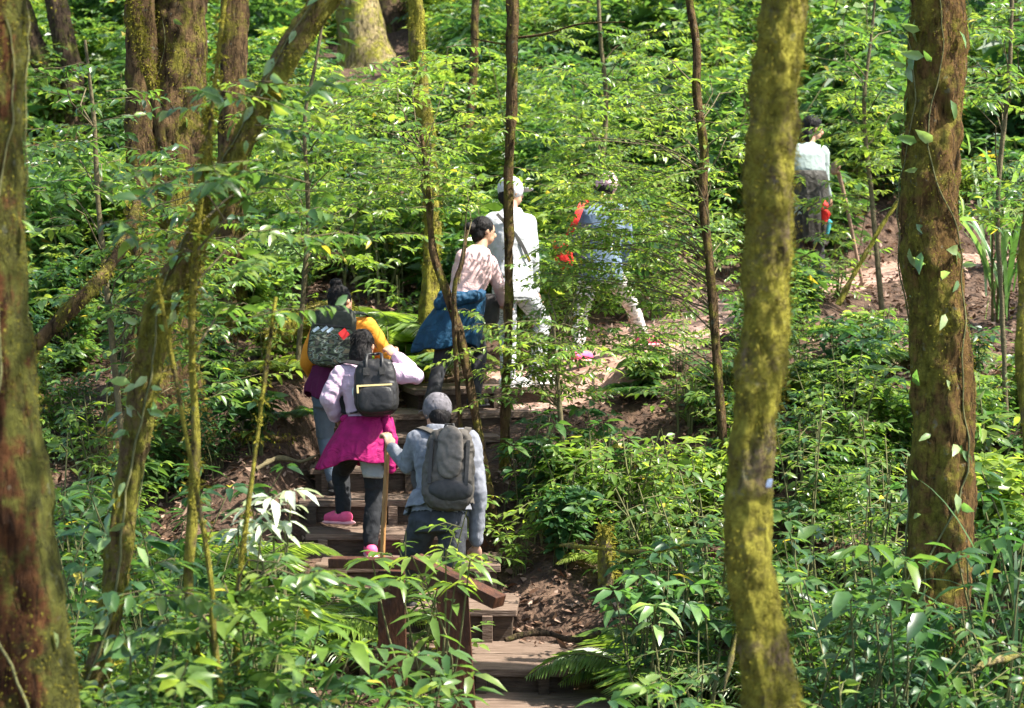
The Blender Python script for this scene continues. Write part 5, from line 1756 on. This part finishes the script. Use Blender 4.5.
# D: pale pink sweater, blue jacket at the waist
dD = 15.65
J = dict(head=(484, 231, dD + .10), neck=(481, 247, dD + .05), shL=(463, 257, dD - .02), shR=(489, 262, dD + .12), elL=(458, 288, dD + .15), wrL=(478, 300, dD + .32), elR=(499, 285, dD + .12), wrR=(503, 303, dD + .22),
         hipL=(451, 312, dD - .05), hipR=(468, 312, dD + .06), knL=(441, 360, dD - .05), anL=(431, 402, dD - .22), knR=(480, 352, dD + .28), anR=(474, 397, dD + .20))
J_toe[(id(J), 'L')] = (.6, .8, 0); J_toe[(id(J), 'R')] = (.6, .8, 0)
pD, a = person('woman in pale pink sweater with a dark blue jacket tied at the waist', J, .96, PINKS, DKTR, DKSHOE, DKSHOE, face=(1, .45, -.02), hair='lowbun', top_name='sweater', sleeves=1.05, hand_r=((.35, .4, -.6), (.3, .7, .2)))
hs, fr, up = a['hside'], a['front'], a['up']
c0 = P(464, 296, dD)
dn = Vector((-.12, 0, -1)).normalized()
skirt('waist_jacket', c0, Vector((1, .2, 0)).normalized(), Vector((-.2, 1, 0)).normalized(), -dn, [(dn * -.03, .155, .14, .02), (dn * .05, .175, .165, .03), (dn * .16 + Vector((-.05, 0, 0)), .205, .18, .08), (dn * .30 + Vector((-.075, 0, 0)), .235, .19, .11), (dn * .41 + Vector((-.09, 0, 0)), .245, .195, .13)], TEAL, pD, 5, 12, .012)
b = bmesh.new(); chain(b, [c0 + Vector((-.16, -.10, .0)), c0 + Vector((-.05, -.17, -.02)), c0 + Vector((.08, -.15, .0)), c0 + Vector((.14, -.06, .02))], [.045, .06, .05, .04]); ball(b, c0 + Vector((-.17, -.1, -.05)), (.07, .06, .06)); solid('jacket_sleeve', b, TEAL, pD, .009, 3, .008, 12)
bag = thing('shoulder_bag', 'dark grey bag hanging between the pink sweater woman and the hiker in white', 'bag', P(486, 330, dD + .28))
b = bmesh.new(); superbox(b, P(487, 311, dD + .28), Vector((.095, .03, 0)), Vector((-.02, .06, 0)), Vector((0.01, 0, .14)), .55); solid('bag_body', b, flat_mat('dark_bag', (.04, .036, .036), rough=.6), bag, .008, 2, .004, 10)
m = M(); m.tube([P(480, 296, dD + .26), P(487, 276, dD + .2), P(497, 286, dD + .26), P(496, 298, dD + .28)], .010, 6); m.build('handle', PACKBLK, bag, smooth=True)

# E: hiker in white
dE = 16.3
J = dict(head=(511, 192, dE + .06), neck=(511, 208, dE + .02), shL=(492, 221, dE - .08), shR=(528, 222, dE + .06), elL=(490, 254, dE + .02), wrL=(500, 280, dE + .15), elR=(532, 258, dE + .06), wrR=(535, 292, dE + .16),
         hipL=(504, 290, dE - .06), hipR=(522, 290, dE + .04), knL=(508, 336, dE - .02), anL=(508, 377, dE - .12), knR=(543, 322, dE + .16), anR=(536, 374, dE + .08))
J_toe[(id(J), 'L')] = (.9, .5, 0); J_toe[(id(J), 'R')] = (.95, .3, 0)
pE, a = person('hiker in white cap, white shirt and white camouflage trousers', J, 1.04, WHITE, SNOWCAMO, WHITESH, WHITESH, face=(.85, .55, 0), hair='short', hat=cap_hat(CAPPALE), top_name='shirt', sleeves=1.12, bulk=1.05, leg_w=1.05, hand_r=((.2, .4, -.8), (.3, .7, 0)))
m = M(); q, r = spline([a['W']['shL'] + Vector((.04, -.09, .06)), a['sh'] - a['front'] * .14 - a['up'] * .15, a['hip'] + a['up'] * .22 - a['front'] * .13 + a['side'] * .1], [.014] * 3, .04); m.ribbon(q, np.full(len(q), .016), tuple(-a['front'])); m.build('shirt_shade_band', PACKLOW, pE)  # dark band put where the shirt only has grey shading, no real strap

# F: slate jacket, red bag, pink shoes; behind the veil of leaves
dF = 17.0
J = dict(head=(607, 186, dF + .08), neck=(606, 202, dF + .04), shL=(583, 213, dF), shR=(622, 213, dF), elL=(577, 242, dF + .04), wrL=(583, 266, dF + .15), elR=(627, 244, dF + .04), wrR=(620, 268, dF + .16),
         hipL=(590, 274, dF), hipR=(612, 274, dF), knL=(581, 312, dF - .02), anL=(578, 352, dF - .10), knR=(632, 306, dF + .20), anR=(643, 336, dF + .32))
J_toe[(id(J), 'L')] = (.7, .7, 0); J_toe[(id(J), 'R')] = (.95, .4, 0)
pF, a = person('hiker in slate blue jacket and pale camouflage trousers half hidden by leaves', J, 1.0, SLATE, TANCAMO, HOTPINK, PALEPINK, face=(.4, .9, -.1), hair='short', hat=cap_hat(CAPPINK), top_name='jacket', bulk=1.12, sleeves=1.1)
rb = thing('red_bag', 'bright red bag slung at the left side of the slate jacket', 'bag', P(562, 276, dF - .08))
b = bmesh.new(); superbox(b, P(563, 254, dF - .08), Vector((.075, 0, .02)), Vector((0, .06, 0)), Vector((-.035, 0, .13)), .75); solid('bag_body', b, REDBAG, rb, .008, 2, .005, 12)
m = M(); q, r = spline([P(568, 238, dF - .10), P(575, 222, dF - .16), P(582, 205, dF - .10), P(590, 203, dF + .05)], [.02] * 4, .04); m.ribbon(q, np.full(len(q), .028), (0, -1, .2)); m.build('strap', REDBAG, rb, smooth=True)

# G: dark-haired walker high at the right
dG = 20.0
J = dict(head=(813, 128, dG + .05), neck=(808, 143, dG + .02), shL=(788, 152, dG - .06), shR=(822, 153, dG + .06), elL=(779, 182, dG), wrL=(778, 205, dG + .15), elR=(824, 180, dG + .10), wrR=(828, 198, dG + .22),
         hipL=(796, 222, dG - .04), hipR=(812, 222, dG + .04), knL=(796, 256, dG), anL=(794, 286, dG - .05), knR=(818, 254, dG + .12), anR=(820, 284, dG + .10))
J_toe[(id(J), 'L')] = (.9, .4, 0); J_toe[(id(J), 'R')] = (.9, .4, 0)
pG, a = person('dark-haired walker in pale mint shirt high on the path behind the near mossy trunk', J, 1.08, MINT, DKTR, DKSHOE, DKSHOE, face=(1, .35, -.05), hair='long', top_name='shirt', bulk=1.12, hem=-.16)
hs, fr, up = a['hside'], a['front'], a['up']
skirt('waist_jacket', a['hip'] + up * .46, Vector((1, .1, 0)).normalized(), Vector((-.1, 1, 0)).normalized(), Vector((0, 0, 1)), [(Vector((0, 0, .06)), .20, .17, .02), (Vector((0, 0, -.06)), .24, .21, .03), (Vector((0, 0, -.16)), .215, .19, .03), (Vector((0, 0, -.24)), .25, .22, .03), (Vector((0, 0, -.34)), .22, .19, .03), (Vector((0, 0, -.44)), .245, .21, .04), (Vector((0, 0, -.56)), .21, .18, .04), (Vector((0, 0, -.66)), .22, .19, .05)], QUILT, pG, 6, 21, .012)
b = bmesh.new(); chain(b, [P(822, 203, dG - .10), P(825, 212, dG - .10), P(823, 224, dG - .08)], [.05, .06, .035]); solid('red_scarf', b, REDBAG, pG, .008, 2, .006, 14)
b = bmesh.new(); ball(b, P(829, 223, dG - .06), (.035, .03, .04)); chain(b, [P(829, 223, dG - .06), P(827, 234, dG - .06)], [.03, .02]); solid('teal_cloth', b, flat_mat('teal', (.05, .30, .33)), pG, .008, 2)
ws = thing('walking_stick', 'tall thin stick with a knobbed top beside the dark-haired walker', 'stick', P(864, 292, 19.6))
m = M(); q, r = spline([P(865, 296, 19.6), P(858, 262, 19.55), P(850, 222, 19.5), P(843, 190, 19.45), P(838, 172, 19.4)], [.018, .018, .018, .019, .022], .08); m.tube(q, r, 8); m.build('shaft', STICKB, ws, smooth=True)
b = bmesh.new(); ball(b, P(836, 166, 19.4), (.05, .045, .055)); ball(b, P(834, 171, 19.4), .04); solid('knob', b, STICKB, ws, .008, 2, .006, 14)
